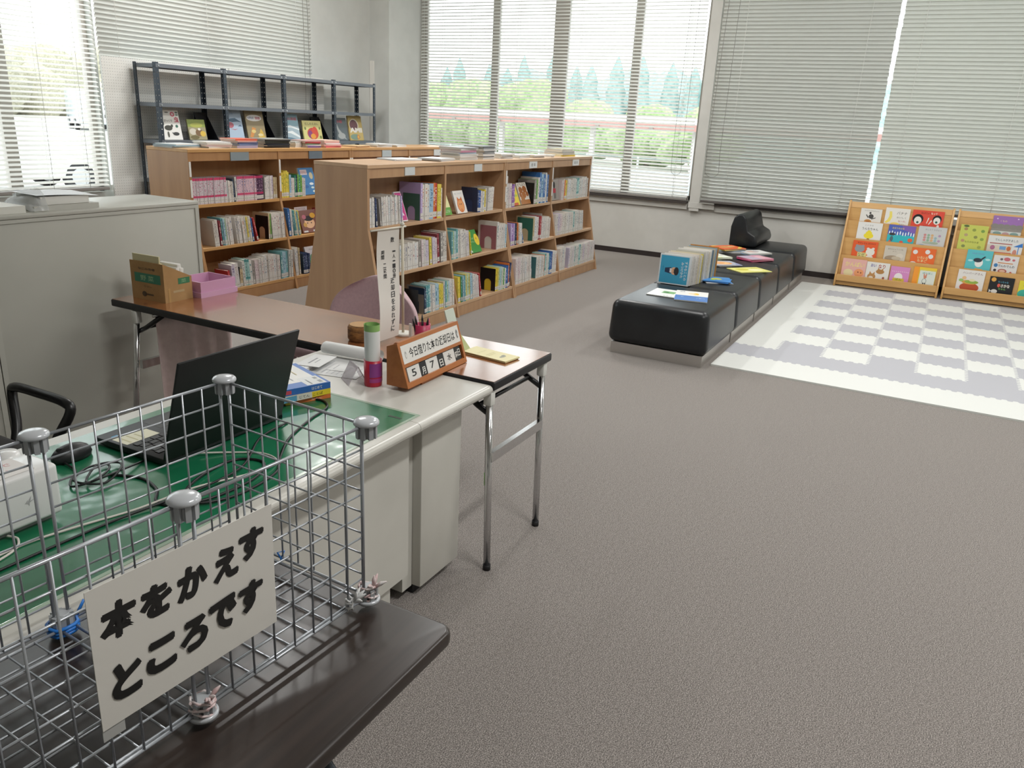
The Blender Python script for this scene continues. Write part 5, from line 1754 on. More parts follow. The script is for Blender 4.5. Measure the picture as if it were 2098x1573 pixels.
# standing row: first book faces the camera side of the bench
xb = 6.075
stand = [('blue book with a boy in a cap, first of the upright row on the bench', .016, '#d3dade', .232, None), ('white', .012, '#d8d6d2', .228, None), ('white', .014, '#cfcdc9', .23, 1), ('white', .012, '#dcdad5', .222, None), ('white', .016, '#d5d0ca', .235, 1), ('cream', .012, '#d9cfb4', .24, None),
         ('white', .014, '#d4d2ce', .225, None), ('yellow', .02, '#d9c63c', .228, 2), ('grey', .014, '#b4b4ae', .24, None), ('white', .014, '#dad8d4', .25, None), ('white', .012, '#d2d0cc', .245, 3), ('off-white', .014, '#cfc8ba', .235, None), ('white', .012, '#dedcd6', .25, None), ('dark blue', .014, '#5a7386', .245, None), ('beige', .012, '#c3b9a4', .25, None), ('pale blue', .014, '#8fa6b4', .255, None), ('brown orange', .014, '#b07a3c', .262, None)]
for i, (nm, T, colr, H, kind) in enumerate(stand):
    T *= 1.75
    W = .245 if i < 7 else .235
    M = frame((xb, 1.885-.006*i, BZ), (0, -1, 0), (.06, 0, 1)) @ Matrix.Translation((0, 0, -T))
    lb = nm if i == 0 else '%s book standing %s in the upright row on the bench' % (nm, ORD[i+1])
    spec = None
    if i == 0:
        spec = [('r', .04, .04, .96, .96, '#3f9fc4'), ('e', .5, .46, .10, .13, '#e2b28e'), ('e', .58, .46, .08, .14, '#2a2a30'), ('p', [(.2, .54), (.4, .58), (.4, .36), (.2, .4)], '#2b3a58'), ('r', .36, .4, .42, .54, '#e4e6e6'), ('e', .49, .50, .012, .014, '#1d1a1a'), ('e', .49, .42, .012, .014, '#1d1a1a'),
                ('t', 'すきなことの', .88, .5, .6, .09, '#eef2f2', .01, -PI/2), ('t', 'みつけかた', .76, .52, .5, .09, '#eef2f2', .01, -PI/2), ('r', .13, .45, .14, .6, '#2d6f92')]
    o = picture_book(lb, W, H, T, colr, spec, M, 'upright picture books on the bench')
    # spines with titles face the play mat
    sp = [('r', 0, 0, 1, 1, colr)]
    txt = {1: 'おはなし', 2: 'おかあさん、すごい', 3: 'とんとん'}.get(kind, None)
    if txt:
        sp.append(('t', '\n'.join(txt), .5, .52, .5, .82, '#4a4640' if kind != 2 else '#5a5020', .01))
    elif i not in (0,):
        sp.append(('t', '\n'.join('ものがたり'), .5, .6, .45, .5, '#8a8680'))
    art('spine', T, H, sp, o, frame((W+.0003, 0, T), (0, 0, -1), (0, 1, 0)) @ Matrix.Translation((0, 0, 0)), world=False)
    xb += T+.006
# piles on the bench
def pile(label_base, p, px, py, W, H, items, z=BZ):
    for i, (nm, T, colr, spec, rot) in enumerate(items):
        fx = frame((p[0], p[1], z), (px[0]-p[0], px[1]-p[1], 0), (py[0]-p[0], py[1]-p[1], 0))
        M = fx @ Matrix.Translation((W/2, H/2, 0)) @ Matrix.Rotation(rot, 4, 'Z') @ Matrix.Translation((-W/2, -H/2, 0))
        pos = 'on top' if i == len(items)-1 else ('lowest' if i == 0 else 'in the middle')
        picture_book('%s book %s of the %s' % (nm, pos, label_base), W, H, T, colr, spec, M, 'picture books lying on the bench')
        z += T+.0006
    return z


pile('small blue pile by the upright row', (6.345, 1.60), (6.39, 1.37), (6.58, 1.62), .22, .21, [('white', .006, '#dcdfe2', [('r', .5, 0, 1, .5, '#4a8ac4')], .35), ('blue', .006, '#3f7fc4', [('r', .3, .3, .9, .9, '#b9cfe4')], -.1), ('bright blue', .006, '#3a86cc', [('e', .5, .55, .2, .16, '#d3d24a'), ('e', .35, .35, .1, .1, '#9fbf4a'), ('r', .05, .8, .95, .95, '#5a9ad8')], .1)])
flat_book('yellow booklet lying on the third bench module', (7.03, 1.43), (7.31, 1.20), (7.22, 1.56), .33, .22, .006, '#d9d684', [('r', 0, 0, 1, 1, '#dcd97e'), ('e', .3, .6, .2, .2, '#c9c24a'), ('e', .66, .4, .22, .2, '#e8e6b4'), ('t', 'はる', .8, .8, .2, .16, '#9a9440')])
pile('flat pair on the third bench module', (7.18, 1.70), (7.36, 1.50), (7.36, 1.79), .27, .24, [('dark grey', .008, '#55585a', None, .2), ('orange and grey', .007, '#b9bcc4', [('r', 0, 0, 1, 1, '#a9adb9'), ('e', .45, .5, .36, .34, '#e0a060'), ('e', .45, .5, .28, .24, '#e9c08a'), ('e', .4, .5, .16, .1, '#d88a4a'), ('p', [(.75, 0), (1, 0), (1, .6)], '#8f94b4')], 0)])
pile('pink pile on the fourth bench module', (7.72, 1.50), (7.96, 1.32), (7.86, 1.66), .28, .21, [('red pink', .008, '#cf4a7c', None, .05), ('pink', .008, '#d87a9a', None, -.08), ('pink and white', .007, '#d99aae', [('r', .0, .0, .5, 1, '#b9a9bc'), ('e', .7, .5, .2, .24, '#e0b9c0')], .04)])
pile('green pile beside the orange pile on the bench', (7.50, 1.86), (7.72, 1.68), (7.68, 2.0), .29, .23, [('green', .008, '#8fae6a', None, .1), ('white', .007, '#dcdcd4', None, -.12), ('leafy green', .007, '#d3dcc0', [('r', 0, 0, 1, 1, '#dfe3d4'), ('e', .3, .5, .28, .36, '#a9cc6a'), ('e', .2, .3, .16, .2, '#8fbf5a'), ('e', .42, .7, .14, .16, '#c9dc7a'), ('t', 'もりの', .8, .6, .26, .16, '#9a6a8a', .01), ('r', .05, .02, .6, .1, '#c3d24a')], 0)])
zz = pile('orange pile beside the back cushion', (8.06, 1.86), (8.30, 1.66), (8.24, 1.98), .29, .23, [('white', .012, '#dadce0', None, -.3), ('blue edged', .012, '#6f9ac0', None, -.25), ('yellow', .01, '#e0bf4a', None, .15), ('orange and yellow', .008, '#dd6a38', [('r', 0, 0, 1, 1, '#df6c3a'), ('p', [(0, .8), (.4, 1), (.2, 1), (0, .9)], '#ecc24a'), ('p', [(.6, 0), (1, .5), (1, .3), (.75, 0)], '#eccc5a'), ('e', .45, .5, .26, .2, '#cf9a5a'), ('r', .6, .6, .9, .7, '#eedfb4')], .05)])
pile('white pair by the orange pile', (8.12, 1.60), (8.34, 1.42), (8.30, 1.74), .28, .21, [('blue edged white', .010, '#a9c0d4', None, .05), ('white sketchy', .010, '#dcdcda', [('r', 0, 0, 1, 1, '#dfe0de'), ('e', .4, .5, .25, .2, '#c9a9a0'), ('e', .6, .6, .14, .14, '#b9bcc0'), ('t', 'えほん', .5, .84, .5, .1, '#a06a5a')], -.04)])
flat_book('yellow and white booklet farthest on the fourth bench module', (8.34, 1.92), (8.50, 1.72), (8.50, 1.95), .24, .14, .008, '#dfc84a', [('r', 0, 0, 1, 1, '#e3dfc8'), ('r', 0, 0, .4, 1, '#e2c23c'), ('e', .6, .5, .12, .2, '#8fae8a')])

# ------------------------------------------------------------------ things on the desk, the tables and the cabinet
def cable(name, label, pts, r, m, cat='cable', group=None):
    """smooth cable through the points"""
    out = smooth_path(pts)
    o = MB().tube(out, r, 7).build(name, m)
    if label:
        tag(o, label, cat, group)
    return o


MT_ = DZ+.0022     # top of the green mat

# wooden return-date sign
M_cherry = wood_mat('cherry_sign', '#a2602f', '#b5713c', (3, 30, 30), .38)
o = thing('date_sign', 'wooden sign with the return date on changeable cards', 'sign', (2.22, 1.48, DZ), math.radians(1.2))
Wd = .385
A = frame((2.026, 1.430, DZ+.014), (1, .021, 0), (-.021, 1, 0))     # local: x along, y to the back, z up
Mw = A
prof = [(0, 0), (.086, 0), (.086, .132), (.046, .148), (.043, .146)]


def slab(b, x0, x1, p, m=0):
    vs = [Mw @ Vector((x, a, c)) for x in (x0, x1) for a, c in p]
    n = len(p)
    fs = [tuple(range(n)), tuple(reversed(range(n, 2*n)))]+[(i, n+i, n+(i+1) % n, (i+1) % n) for i in range(n)]
    fs = [tuple(reversed(f)) for f in fs]
    b.add(vs, fs, m)


def fy(z):
    return .046*z/.148


b = MB()
T_ = .012
# ends, back, top, and the bars of the front frame
P2 = [(0, 0), (.086, 0), (.086, .132), (.046, .148)]
slab(b, 0, T_, P2[::-1])
slab(b, Wd-T_, Wd, P2[::-1])
for z0, z1, dep in ((0, .016, .08), (.066, .080, .02), (.136, .148, .03)):
    slab(b, T_, Wd-T_, [(fy(z0), z0), (fy(z1), z1), (fy(z1)+dep*.5, z1-.002), (fy(z0)+dep, z0)])
slab(b, T_, Wd-T_, [(.046, .148), (.086, .132), (.086, .126), (.046, .136)])
slab(b, T_, Wd-T_, [(.080, 0), (.080, .13), (.086, .13), (.086, 0)])
b.build('wooden_case', M_cherry, o)
b = MB()
for x in (.04, Wd-.10):
    slab(b, x, x+.06, [(.02, -.014), (.02, 0), (.07, 0), (.07, -.014)])
slab(b, .1, Wd-.04, [(.012, -.014), (.012, 0), (.02, 0), (.02, -.014)])
b.build('foot', M_cherry, o)
sl = math.atan2(.046, .148)
F = Mw @ Matrix(((1, 0, 0, 0), (0, math.sin(sl), -math.cos(sl), 0), (0, math.cos(sl), math.sin(sl), 0), (0, 0, 0, 1)))
Lf = .155


def on_front(x, v, off):
    return F @ Matrix.Translation((x, v, off))


ph = .061
b = MB()
b.box(T_, .081, -.003, Wd-T_, .081+ph, .0005, M=F)
tp = b.build('title_strip', mat('#dedcd6', .35), o)
art('lettering', Wd-2*T_, ph, [('t', '今日借りた本の返却日は', .51, .48, .80, .56, '#2b2a2a', .012), ('e', .055, .45, .014, .2, '#a9a9a6'), ('e', .055, .42, .009, .12, '#dedcd6'), ('e', .96, .5, .016, .26, '#7d7f80'), ('e', .965, .46, .008, .12, '#d3d3d0')], tp, on_front(T_, .081, .0006), step=.0002)
b = MB()
b.box(T_, .016, -.012, Wd-T_, .067, -.010, M=F)
b.build('card_tray', mat('#1e1d1d', .5), o)
cw = (Wd-2*T_-.012)
xs = [0.014, .062, .040, .062, .040, .062, .052]
x = T_+.014
for txt, wv, dark in (('5', .073, 0), ('月', .040, 1), ('7', .073, 0), ('日', .040, 1), ('水', .073, 0), ('曜\n日', .040, 1)):
    bb = MB()
    bb.box(x, .018, -.0098, x+wv-.0015, .066, -.006, M=F)
    cd = bb.build('date_card', mat('#232222' if dark else '#dcdad5', .35), o)
    if txt == '曜\n日':
        sp = [('t', '曜', .26, .42, .42, .5, '#e4e2dc', .01), ('t', '日', .74, .55, .42, .55, '#e4e2dc', .01)]
    elif dark:
        sp = [('t', txt, .5, .36, .56, .52, '#e4e2dc', .015)]
    else:
        sp = [('t', txt, .5, .52, .36 if txt != '水' else .42, .52, '#262525', .012)]
    art('lettering', wv-.0015, .048, sp, cd, on_front(x, .018, -.0058), step=.0002)
    x += wv

# cup with a rolled paper
o = thing('paper_cup', 'red and purple cup holding a rolled white paper with green top', 'cup', (2.028, 1.575, DZ))
b = MB().lathe([(.0285, DZ), (.0300, DZ+.004), (.0305, DZ+.09), (.0290, DZ+.09), (.0285, DZ+.006), (.0001, DZ+.005)], (2.028, 1.575, 0), 28)
b.build('cup', mat('#b81f3a', .35), o)
b = MB()
n = 16
for z0, z1, rr, mi in ((DZ+.034, DZ+.082, .0309, 0), (DZ+.016, DZ+.030, .0309, 1)):
    vs = []
    for i in range(n+1):
        a = math.radians(195+ (115 if mi == 0 else 150)*i/n)
        vs += [(2.028+rr*math.cos(a), 1.575+rr*math.sin(a), z0), (2.028+rr*math.cos(a), 1.575+rr*math.sin(a), z1)]
    b.add(vs, [(i*2, i*2+2, i*2+3, i*2+1) for i in range(n)], mi)
b.build('label', [mat('#8a3a86', .4), mat('#a03a7c', .4)], o)
o = thing('rolled_paper', 'white paper rolled upright in the red cup, edged green at the top', 'paper', (2.028, 1.575, DZ+.006))
c0 = (2.028, 1.575)


def roll(z0, z1, tilt=(.0, .0)):
    vs, fs = [], []
    n = 30
    for i in range(n+1):
        a = 2*PI*1.25*i/n
        rr = .0275-.003*i/n
        for z in (z0, z1):
            vs.append((c0[0]+rr*math.cos(a)-.004*(z-DZ)/.2, c0[1]+rr*math.sin(a)+.0*(z-DZ), z))
    fs = [(2*i, 2*i+2, 2*i+3, 2*i+1) for i in range(n)]
    return vs, fs


vs, fs = roll(DZ+.007, DZ+.190)
MB().add(vs, fs, 0, True).build('sheet', mat('#dfe1e1', .6), o)
vs, fs = roll(DZ+.1902, DZ+.212)
MB().add(vs, fs, 0, True).build('green_edge', mat('#8cb56a', .6), o)

# clear table tent in front of the papers
o = thing('table_tent', 'clear folded acrylic stand beside the red cup', 'stand', (2.0, 1.64, DZ))
t = NT('clear_acrylic')
gl = t.n('ShaderNodeBsdfTransparent')
gl.inputs[0].default_value = (.86, .84, .86, 1)
mx = t.n('ShaderNodeMixShader')
mx.inputs[0].default_value = .35
t.link(gl.outputs[0], mx.inputs[1])
t.b.inputs['Base Color'].default_value = lin('#d9d3d6')
t.b.inputs['Roughness'].default_value = .15
t.link(t.b.outputs[0], mx.inputs[2])
t.link(mx.outputs[0], t.out.inputs[0])
Ac = frame((1.995, 1.612, DZ+.0006), (.55, .83, 0), (-.83, .55, 0))
b = MB()
for sgn in (1, -1):
    p = [Vector((0, sgn*.032, 0)), Vector((.085, sgn*.032, 0)), Vector((.085, 0, .062)), Vector((0, 0, .062))]
    q = [v_+Vector((0, sgn*.002, .0008)) for v_ in p]
    b.add([Ac @ v_ for v_ in p+q], [(0, 1, 2, 3), (7, 6, 5, 4), (0, 4, 5, 1), (2, 6, 7, 3), (1, 5, 6, 2), (0, 3, 7, 4)])
b.build('acrylic_sheet', t.m, o)
b = MB()
p = [Vector((.0, -.0345, .0008)), Vector((.026, -.0345, .0008)), Vector((.026, -.0025, .063)), Vector((.0, -.0025, .063))]
b.add([Ac @ v_ for v_ in p], [(3, 2, 1, 0)])
b.build('card', mat('#dcdad9', .5), o)

# three school books by the laptop
M0 = frame((1.815, 1.655, DZ+.0005), (.835, .55, 0), (-.55, .835, 0))
bks = [('light blue workbook lowest of the three by the laptop', .014, '#3f95cc', -.06, '#d8743a', 'かんじ'), ('yellow and white workbook between the two blue ones', .018, '#d8ccb0', .05, '#e3c92e', 'ことば'), ('blue book with labels on top of the three by the laptop', .020, '#2f66b0', 0, '#2f66b0', 'はじめて')]
z = MT_+.0004
for i, (lb, T, colr, ro, sc, tx) in enumerate(bks):
    W, H = (.235, .18) if i != 1 else (.225, .175)
    M = Matrix.Translation((0, 0, z)) @ frame((1.842, 1.600, 0), (.35, .94, 0), (-.94, .35, 0)) @ Matrix.Translation((0, 0, 0)) @ Matrix.Rotation(ro, 4, 'Z')
    spec = None
    if i == 2:
        spec = [('r', 0, 0, 1, 1, '#3a6cb4'), ('r', .20, .10, .98, .93, '#dcdcd8'), ('r', .02, .05, .35, .42, '#d3d6d4'), ('r', .06, .09, .16, .16, '#8a8f8f'), ('r', .22, .09, .30, .16, '#8a8f8f'), ('r', .3, .8, .9, .82, '#a9aab0'), ('r', .3, .7, .8, .72, '#a9aab0'), ('r', .4, .6, .9, .62, '#b4b5ba'), ('r', .3, .5, .7, .52, '#a9aab0'), ('r', .5, .3, .9, .32, '#c9b98a'), ('r', .05, .3, .25, .32, '#9fa4a6')]
    o = picture_book(lb, W, H, T, colr, spec, M, 'school books by the laptop', 'book', 'school_book')
    # coloured spine facing the wire basket
    sp = [('r', 0, 0, 1, 1, sc), ('t', tx, .74, .5, .2, .5, '#e6e2d8' if i != 1 else '#4a4420', .01)]
    if i == 0:
        sp.append(('r', 0, .6, 1, 1, '#d8743a'))
        sp.append(('r', .08, .05, .28, .5, '#d3c03a'))
    if i == 1:
        sp.append(('r', 0, 0, .32, 1, '#5d9fc0'))
        sp.append(('r', .32, 0, .62, 1, '#d8d4c8'))
        sp.append(('t', 'じてん', .47, .5, .2, .5, '#3a3a3a', .01))
    if i == 2:
        sp.append(('r', .06, .2, .26, .8, '#c04a5a'))
    art('spine', H, T, sp, o, frame((-.0003, H, 0), (0, -1, 0), (0, 0, 1)), world=False)
    z += T+.0005

# loose papers behind them
def sheet(name, label, p, px, W, H, z, spec=None, colr='#dcdddc', cat='paper', group='loose papers on the desk', t_=.0012):
    dx, dy = px[0]-p[0], px[1]-p[1]
    M = frame((p[0], p[1], z), (dx, dy, 0), (-dy, dx, 0))
    o = MB().box(0, 0, 0, W, H, t_).build(name, mat(colr, .6), None, world=False, local=M)
    tag(o, label, cat, group)
    if spec:
        art('print', W, H, spec, o, Matrix.Translation((0, 0, t_+.0001)), world=False)
    return o


ln = [('r', .1, .1+.07*i, .9-.13*(i % 3), .112+.07*i, '#b4b6ba') for i in range(12)]
sheet('paper_sheet', 'wide white printed sheet lowest of the loose papers behind the books', (2.035, 1.655), (2.235, 1.70), .205, .27, DZ+.0006, ln)
sheet('paper_sheet', 'pile of white paper slips next to the laptop lid', (1.90, 1.80), (2.06, 1.86), .15, .13, DZ+.0022, ln[:6], t_=.016)
sheet('paper_sheet', 'white card with dark print on top of the loose papers', (2.02, 1.805), (2.14, 1.835), .14, .085, DZ+.0192, [('r', .2, .6, .7, .68, '#77797c'), ('r', .3, .4, .6, .46, '#9a9c9e')])
sheet('paper_sheet', 'small white slip lying over the printed sheet', (2.075, 1.735), (2.19, 1.765), .13, .07, DZ+.0022, [('r', .1, .7, .5, .76, '#a9abad')])
# paper roll lying at the back of the desk
o = thing('paper_roll', 'white curled paper lying in front of the wooden table', 'paper', (2.19, 1.80, DZ))
b = MB()
n = 24
vs, fs = [], []
p0, p1 = Vector((2.20, 1.93, DZ)), Vector((2.225, 1.70, DZ))
for i in range(n+1):
    a = math.radians(250-300*i/n)
    rr = .026+.004*i/n
    for p in (p0, p1):
        vs.append((p.x+rr*math.cos(a), p.y, p.z+.030+rr*.8*math.sin(a)))
fs = [(2*i, 2*i+2, 2*i+3, 2*i+1) for i in range(n)]
b.add(vs, fs, 0, True)
b.add([(2.20-.01, 1.93, DZ+.003), (2.12, 1.93, DZ+.002), (2.14, 1.70, DZ+.002), (2.22, 1.70, DZ+.003)], [(0, 1, 2, 3)])
b.build('sheet', mat('#dddedd', .6), o)

# piece of log on the table
t = NT('log_bark')
v = t.mapping(t.coords(), (30, 30, 110))
n_ = t.noise(v, 1., 4, .65)
t.color(t.ramp(n_, [(.3, '#4a2f1c'), (.7, '#a5743f')]), .8)
o = thing('log_block', 'short log piece with bark standing on the wooden table behind the cup', 'log', (2.41, 1.93, TT))
b = MB().lathe([(.046, TT), (.052, TT+.01), (.052, TT+.055), (.046, TT+.064)], (2.41, 1.93, 0), 22)
b.build('bark', t.m, o)
MB().cyl((2.41, 1.93, TT+.0642), (2.41, 1.93, TT+.0652), .044, 22).build('cut_face', mat('#b98f5a', .7), o)

# table banner on its little pole
o = thing('table_banner', 'narrow white cloth banner with black writing on a little pole', 'banner', (2.575, 1.845, TT))
MB().cyl((2.575, 1.845, TT), (2.575, 1.845, TT+.012), .035, 20).build('base', mat('#d8d4ca', .5), o)
MB().tube([(2.575, 1.845, TT+.01), (2.566, 1.845, TT+.445)], .0055, 10).build('pole', mat('#cfc8b4', .5), o)
MB().tube([(2.566+.02, 1.845-.002, TT+.44), (2.385, 1.86, TT+.438)], .0035, 8).build('crossbar', mat('#d6d2c4', .5), o)
MB().sphere((2.566, 1.845, TT+.45), .009).build('finial', mat('#d6d2c4', .5), o)
M_cloth = mat('#dcd9d2', .8)


def bpos(u, v):
    """banner point: u across 0..1, v from the top 0..1"""
    bow = .020*math.sin(v*PI*1.6+.3)*(1-.3*u)
    x = 2.425+.128*u+.018*math.sin(v*4.4+.4)-.006
    y = 1.852-.006*u+bow
    return Vector((x, y, TT+.436-.425*v))


b = MB()
nu, nv = 8, 28
vs = [bpos(i/nu, j/nv) for i in range(nu+1) for j in range(nv+1)]
fs = [(i*(nv+1)+j, i*(nv+1)+j+1, (i+1)*(nv+1)+j+1, (i+1)*(nv+1)+j) for i in range(nu) for j in range(nv)]
b.add(vs, fs, 0, True)
b.build('cloth', M_cloth, o)
b = MB()


def banner_text(txt, uc, v0, step, size):
    v = v0
    for ch in txt:
        if ch != ' ':
            g, fs = text_geo(ch, .015)
            h_ = size*(.35 if ch in '一・' else 1)
            vs = []
            for px, py in g:
                uu = uc+px*size/.128
                vv = v-py*h_/.425
                p = bpos(uu, vv)
                vs.append((p.x, p.y-.0012, p.z))
            b.add(vs, fs, 0)
        v += step


banner_text('数', .68, .10, .06, .021)
banner_text('一人・10冊', .76, .21, .045, .017)
banner_text('返却日を忘れずに', .66, .475, .062, .022)
banner_text('期間', .26, .21, .043, .017)
banner_text('二週間', .34, .33, .048, .017)
b.build('lettering', mat('#3a3a3c', .7), o)

# pen cup behind the sign
o = thing('pen_cup', 'pink and red pen cup half hidden behind the wooden date sign', 'pen cup', (2.50, 1.70, TT))
MB().lathe([(.030, TT), (.032, TT+.085), (.029, TT+.085), (.027, TT+.005), (.0001, TT+.004)], (2.50, 1.70, 0), 20).build('cup', mat('#b83058', .4), o)
MB().box(2.462, 1.725, TT+.02, 2.468, 1.737, TT+.088).build('tag', mat('#e3e1dc', .5), o)
for i, (dx, dy, tx, ty, h_, colr) in enumerate([(-.012, .01, -.07, .02, .11, '#1b1b1d'), (.0, .012, -.03, .03, .115, '#1d1d20'), (.012, .002, .01, .02, .118, '#1b1b1d'), (.004, -.01, .02, -.02, .112, '#201f22'), (.016, .012, .05, .02, .105, '#d9cbb0'), (-.004, -.006, -.06, -.02, .105, '#1c1c1f'), (.018, -.006, .06, .0, .10, '#c8405a')]):
    q = MB()
    a, bq = Vector((2.50+dx, 1.70+dy, TT+.01)), Vector((2.50+dx+tx*.35, 1.70+dy+ty*.5, TT+h_))
    q.tube([a, a+(bq-a)*.82, bq], [.0045, .0045, .0015], 8)
    tag(q.build('pen', mat(colr, .4)), '%s pen, %s in the pink pen cup behind the date sign' % ({'#d9cbb0': 'cream', '#c8405a': 'red'}.get(colr, 'black'), ORD[i+1]), 'pen', 'pens in the pink cup')
# pale green card standing behind the sign
o = MB().prism([(1.62, TT), (1.64, TT), (1.665, TT+.125), (1.662, TT+.125)], 2.60, 2.665, 'X').build('card_stand', mat('#c3cdc0', .5))
tag(o, 'pale green card leaning up behind the far end of the date sign', 'card')

# yellow leaflets
for i, (lb, z_, ro, colr) in enumerate([('brown edged leaflet lowest under the yellow ones', TT+.0006, .05, '#8f6a44'), ('yellow leaflet lying flat on the table end', TT+.0036, -.02, '#dfd7a4'), ('yellow leaflet on top of the table end pile', TT+.0066, 0, '#e4dcae')]):
    M = frame((2.475, 1.312, z_), (.1, -.012, 0), (.012, .1, 0)) @ Matrix.Rotation(ro, 4, 'Z')
    o = MB().box(0, 0, 0, .092, .205, .0026).build('leaflet', mat(colr, .6), None, world=False, local=M)
    tag(o, lb, 'leaflet', 'leaflets at the table end')
    if i == 2:
        art('print', .092, .205, [('t', 'りようあんない', .5, .7, .6, .04, '#b0a86a'), ('e', .5, .22, .2, .04, '#8f8f78'), ('e', .62, .25, .1, .03, '#7a7c70'), ('r', .2, .5, .8, .51, '#c3b97a'), ('r', .2, .44, .7, .45, '#c3b97a')], o, Matrix.Translation((0, 0, .0027)), world=False)
b = MB()
b.add([(2.452, 1.53, TT+.001), (2.51, 1.515, TT+.001), (2.505, 1.585, TT+.001), (2.452, 1.56, TT+.085), (2.4525, 1.532, TT+.0012), (2.511, 1.517, TT+.0012)], [(0, 1, 3), (1, 2, 3), (3, 1, 0)])
b2 = MB().prism([(1.50, TT), (1.502, TT), (1.56, TT+.062), (1.558, TT+.063)], 2.475, 2.55, 'X')
tag(b2.build('leaflet_stand', mat('#a9b07a', .6)), 'olive folded card leaning behind the yellow leaflets', 'card')

# cardboard carton and pink box on the table
M_kraft = noisy_mat('kraft_board', '#a58153', '#b08c5d', 8, .8)
o = thing('cardboard_box', 'brown cardboard carton with a green label at the table end', 'box', (2.43, 3.08, TT))
Bx = frame((2.352, 2.985, TT), (1, .03, 0), (-.03, 1, 0))
W_, D_, H_ = .155, .21, .175
b = MB()
th = .004
b.box(0, 0, 0, W_, D_, th, M=Bx)
b.box(0, 0, th, th, D_, H_, M=Bx)
b.add([Bx @ Vector(p) for p in ((W_-th, 0, th), (W_, 0, th), (W_, D_, th), (W_-th, D_, th), (W_-th, 0, .105), (W_, 0, .105), (W_, D_, .105), (W_-th, D_, .105))], [(3, 2, 1, 0), (4, 5, 6, 7), (0, 1, 5, 4), (1, 2, 6, 5), (2, 3, 7, 6), (3, 0, 4, 7)])
b.prism([(th, th), (W_-th, th), (W_-th, .105), (th, H_)], 0, th, 'Y', M=Bx)
b.prism([(th, th), (W_-th, th), (W_-th, .105), (th, H_)], D_-th, D_, 'Y', M=Bx)
b.build('carton', M_kraft, o)
# label on the face towards the camera's left
art('green_label', D_, H_, [('r', .12, .46, .90, .70, '#2f7a5e'), ('t', '野 菜', .5, .58, .4, .14, '#8fb48a', .01), ('t', 'なごみ市場', .5, .82, .5, .07, '#4a3a26', .01), ('t', 'やさい', .5, .36, .24, .05, '#5a4830'), ('e', .38, .16, .07, .07, '#4a3a26'), ('r', .46, .14, .66, .18, '#5a4830')], o, Bx @ frame((-.0004, D_, 0), (0, -1, 0), (0, 0, 1)))
art('front_label', W_, .105, [('r', .5, .72, .92, .98, '#3c7a55'), ('t', '菜', .7, .85, .18, .16, '#8fb48a'), ('r', .3, .38, .7, .48, '#b8a078'), ('r', .12, .0, .2, .62, '#b38f5a')], o, Bx @ frame((0, -.0004, 0), (1, 0, 0), (0, 0, 1)))
o = thing('paper_bundle', 'cream and white envelopes standing in the cardboard carton', 'paper', (2.43, 3.09, TT+.005), 0)
b = MB()
b.box(.008, .03, .006, .014, D_-.012, H_+.03, M=Bx)
b.box(.04, .06, .006, .05, D_-.05, .165, M=Bx)
b.build('cream_sheet', mat('#cfc79f', .7), o)
for k, (xa, ya_, hh, rx) in enumerate(((.06, .012, .145, .16), (.088, .012, .14, .12), (.112, .02, .155, -.1))):
    q = MB()
    Mq = Bx @ Matrix.Translation((xa, ya_, .006)) @ Matrix.Rotation(rx, 4, 'Y')
    q.box(0, 0, 0, .022, .12, hh, M=Mq)
    q.build('envelope', mat('#d8d6d0', .6), o, bevel=.004)
o = thing('pink_box', 'open pink box with a wide foot rim on the wooden table', 'box', (2.63, 3.05, TT))
Px = frame((2.525, 2.955, TT), (1, -.02, 0), (.02, 1, 0))
W2_, D2_, H2_ = .205, .185, .072
b = MB()
for x0, y0, x1, y1_, z0, z1 in ((0, 0, W2_, D2_, 0, .004), (0, 0, W2_, .005, .004, H2_), (0, D2_-.005, W2_, D2_, .004, H2_), (0, .005, .005, D2_-.005, .004, H2_), (W2_-.005, .005, W2_, D2_-.005, .004, H2_)):
    b.box(x0, y0, z0, x1, y1_, z1, M=Px)
b.build('tray', mat('#cf9dbd', .5), o)
b = MB()
e = .006
for x0, y0, x1, y1_ in ((-e, -e, W2_+e, -.0005), (-e, D2_+.0005, W2_+e, D2_+e), (-e, 0, -.0005, D2_), (W2_+.0005, 0, W2_+e, D2_)):
    b.box(x0, y0, 0, x1, y1_, .024, M=Px)
b.build('foot_rim', mat('#d3a5c4', .5), o)
b = MB()
b.box(.012, .03, .005, .10, .17, .045, M=Px)
tag(b.build('tissue_pack', mat('#dcdad9', .7), bevel=.008), 'white tissue pack inside the pink box', 'tissues')

# papers on the grey cabinet
CT = 1.1003
sheet('paper_pile', 'thin pile of white paper at the picture edge on the cabinet', (1.75, 3.38), (1.92, 3.38), .27, .20, CT, None, '#d5d4cc', t_=.03, group='papers on the grey cabinets')
o = thing('paper_stack', 'stack of paper in a clear plastic bag on the grey cabinet', 'paper', (2.22, 3.50, CT))
b = MB()
b.box(2.06, 3.385, CT, 2.36, 3.60, CT+.022)
b.build('board_box', mat('#b9b8b0', .6), o)
b = MB()
b.box(2.10, 3.40, CT+.0225, 2.325, 3.60, CT+.058)
b.build('paper_ream', mat('#dddcd6', .7), o, bevel=.003)
b = MB()
n = 10
vs = []
for i in range(n+1):
    u = i/n
    vs += [(2.08+.29*u, 3.39, CT+.066-.014*u*u), (2.08+.29*u, 3.59, CT+.070-.010*u*u)]
b.add(vs, [(2*i, 2*i+2, 2*i+3, 2*i+1) for i in range(n)], 0, True)
b.build('top_sheet', mat('#e3e6e8', .6), o)
t = NT('plastic_bag')
tr = t.n('ShaderNodeBsdfTransparent')
tr.inputs[0].default_value = (.95, .96, .96, 1)
mx = t.n('ShaderNodeMixShader')
mx.inputs[0].default_value = .38
t.b.inputs['Base Color'].default_value = lin('#e3e5e5')
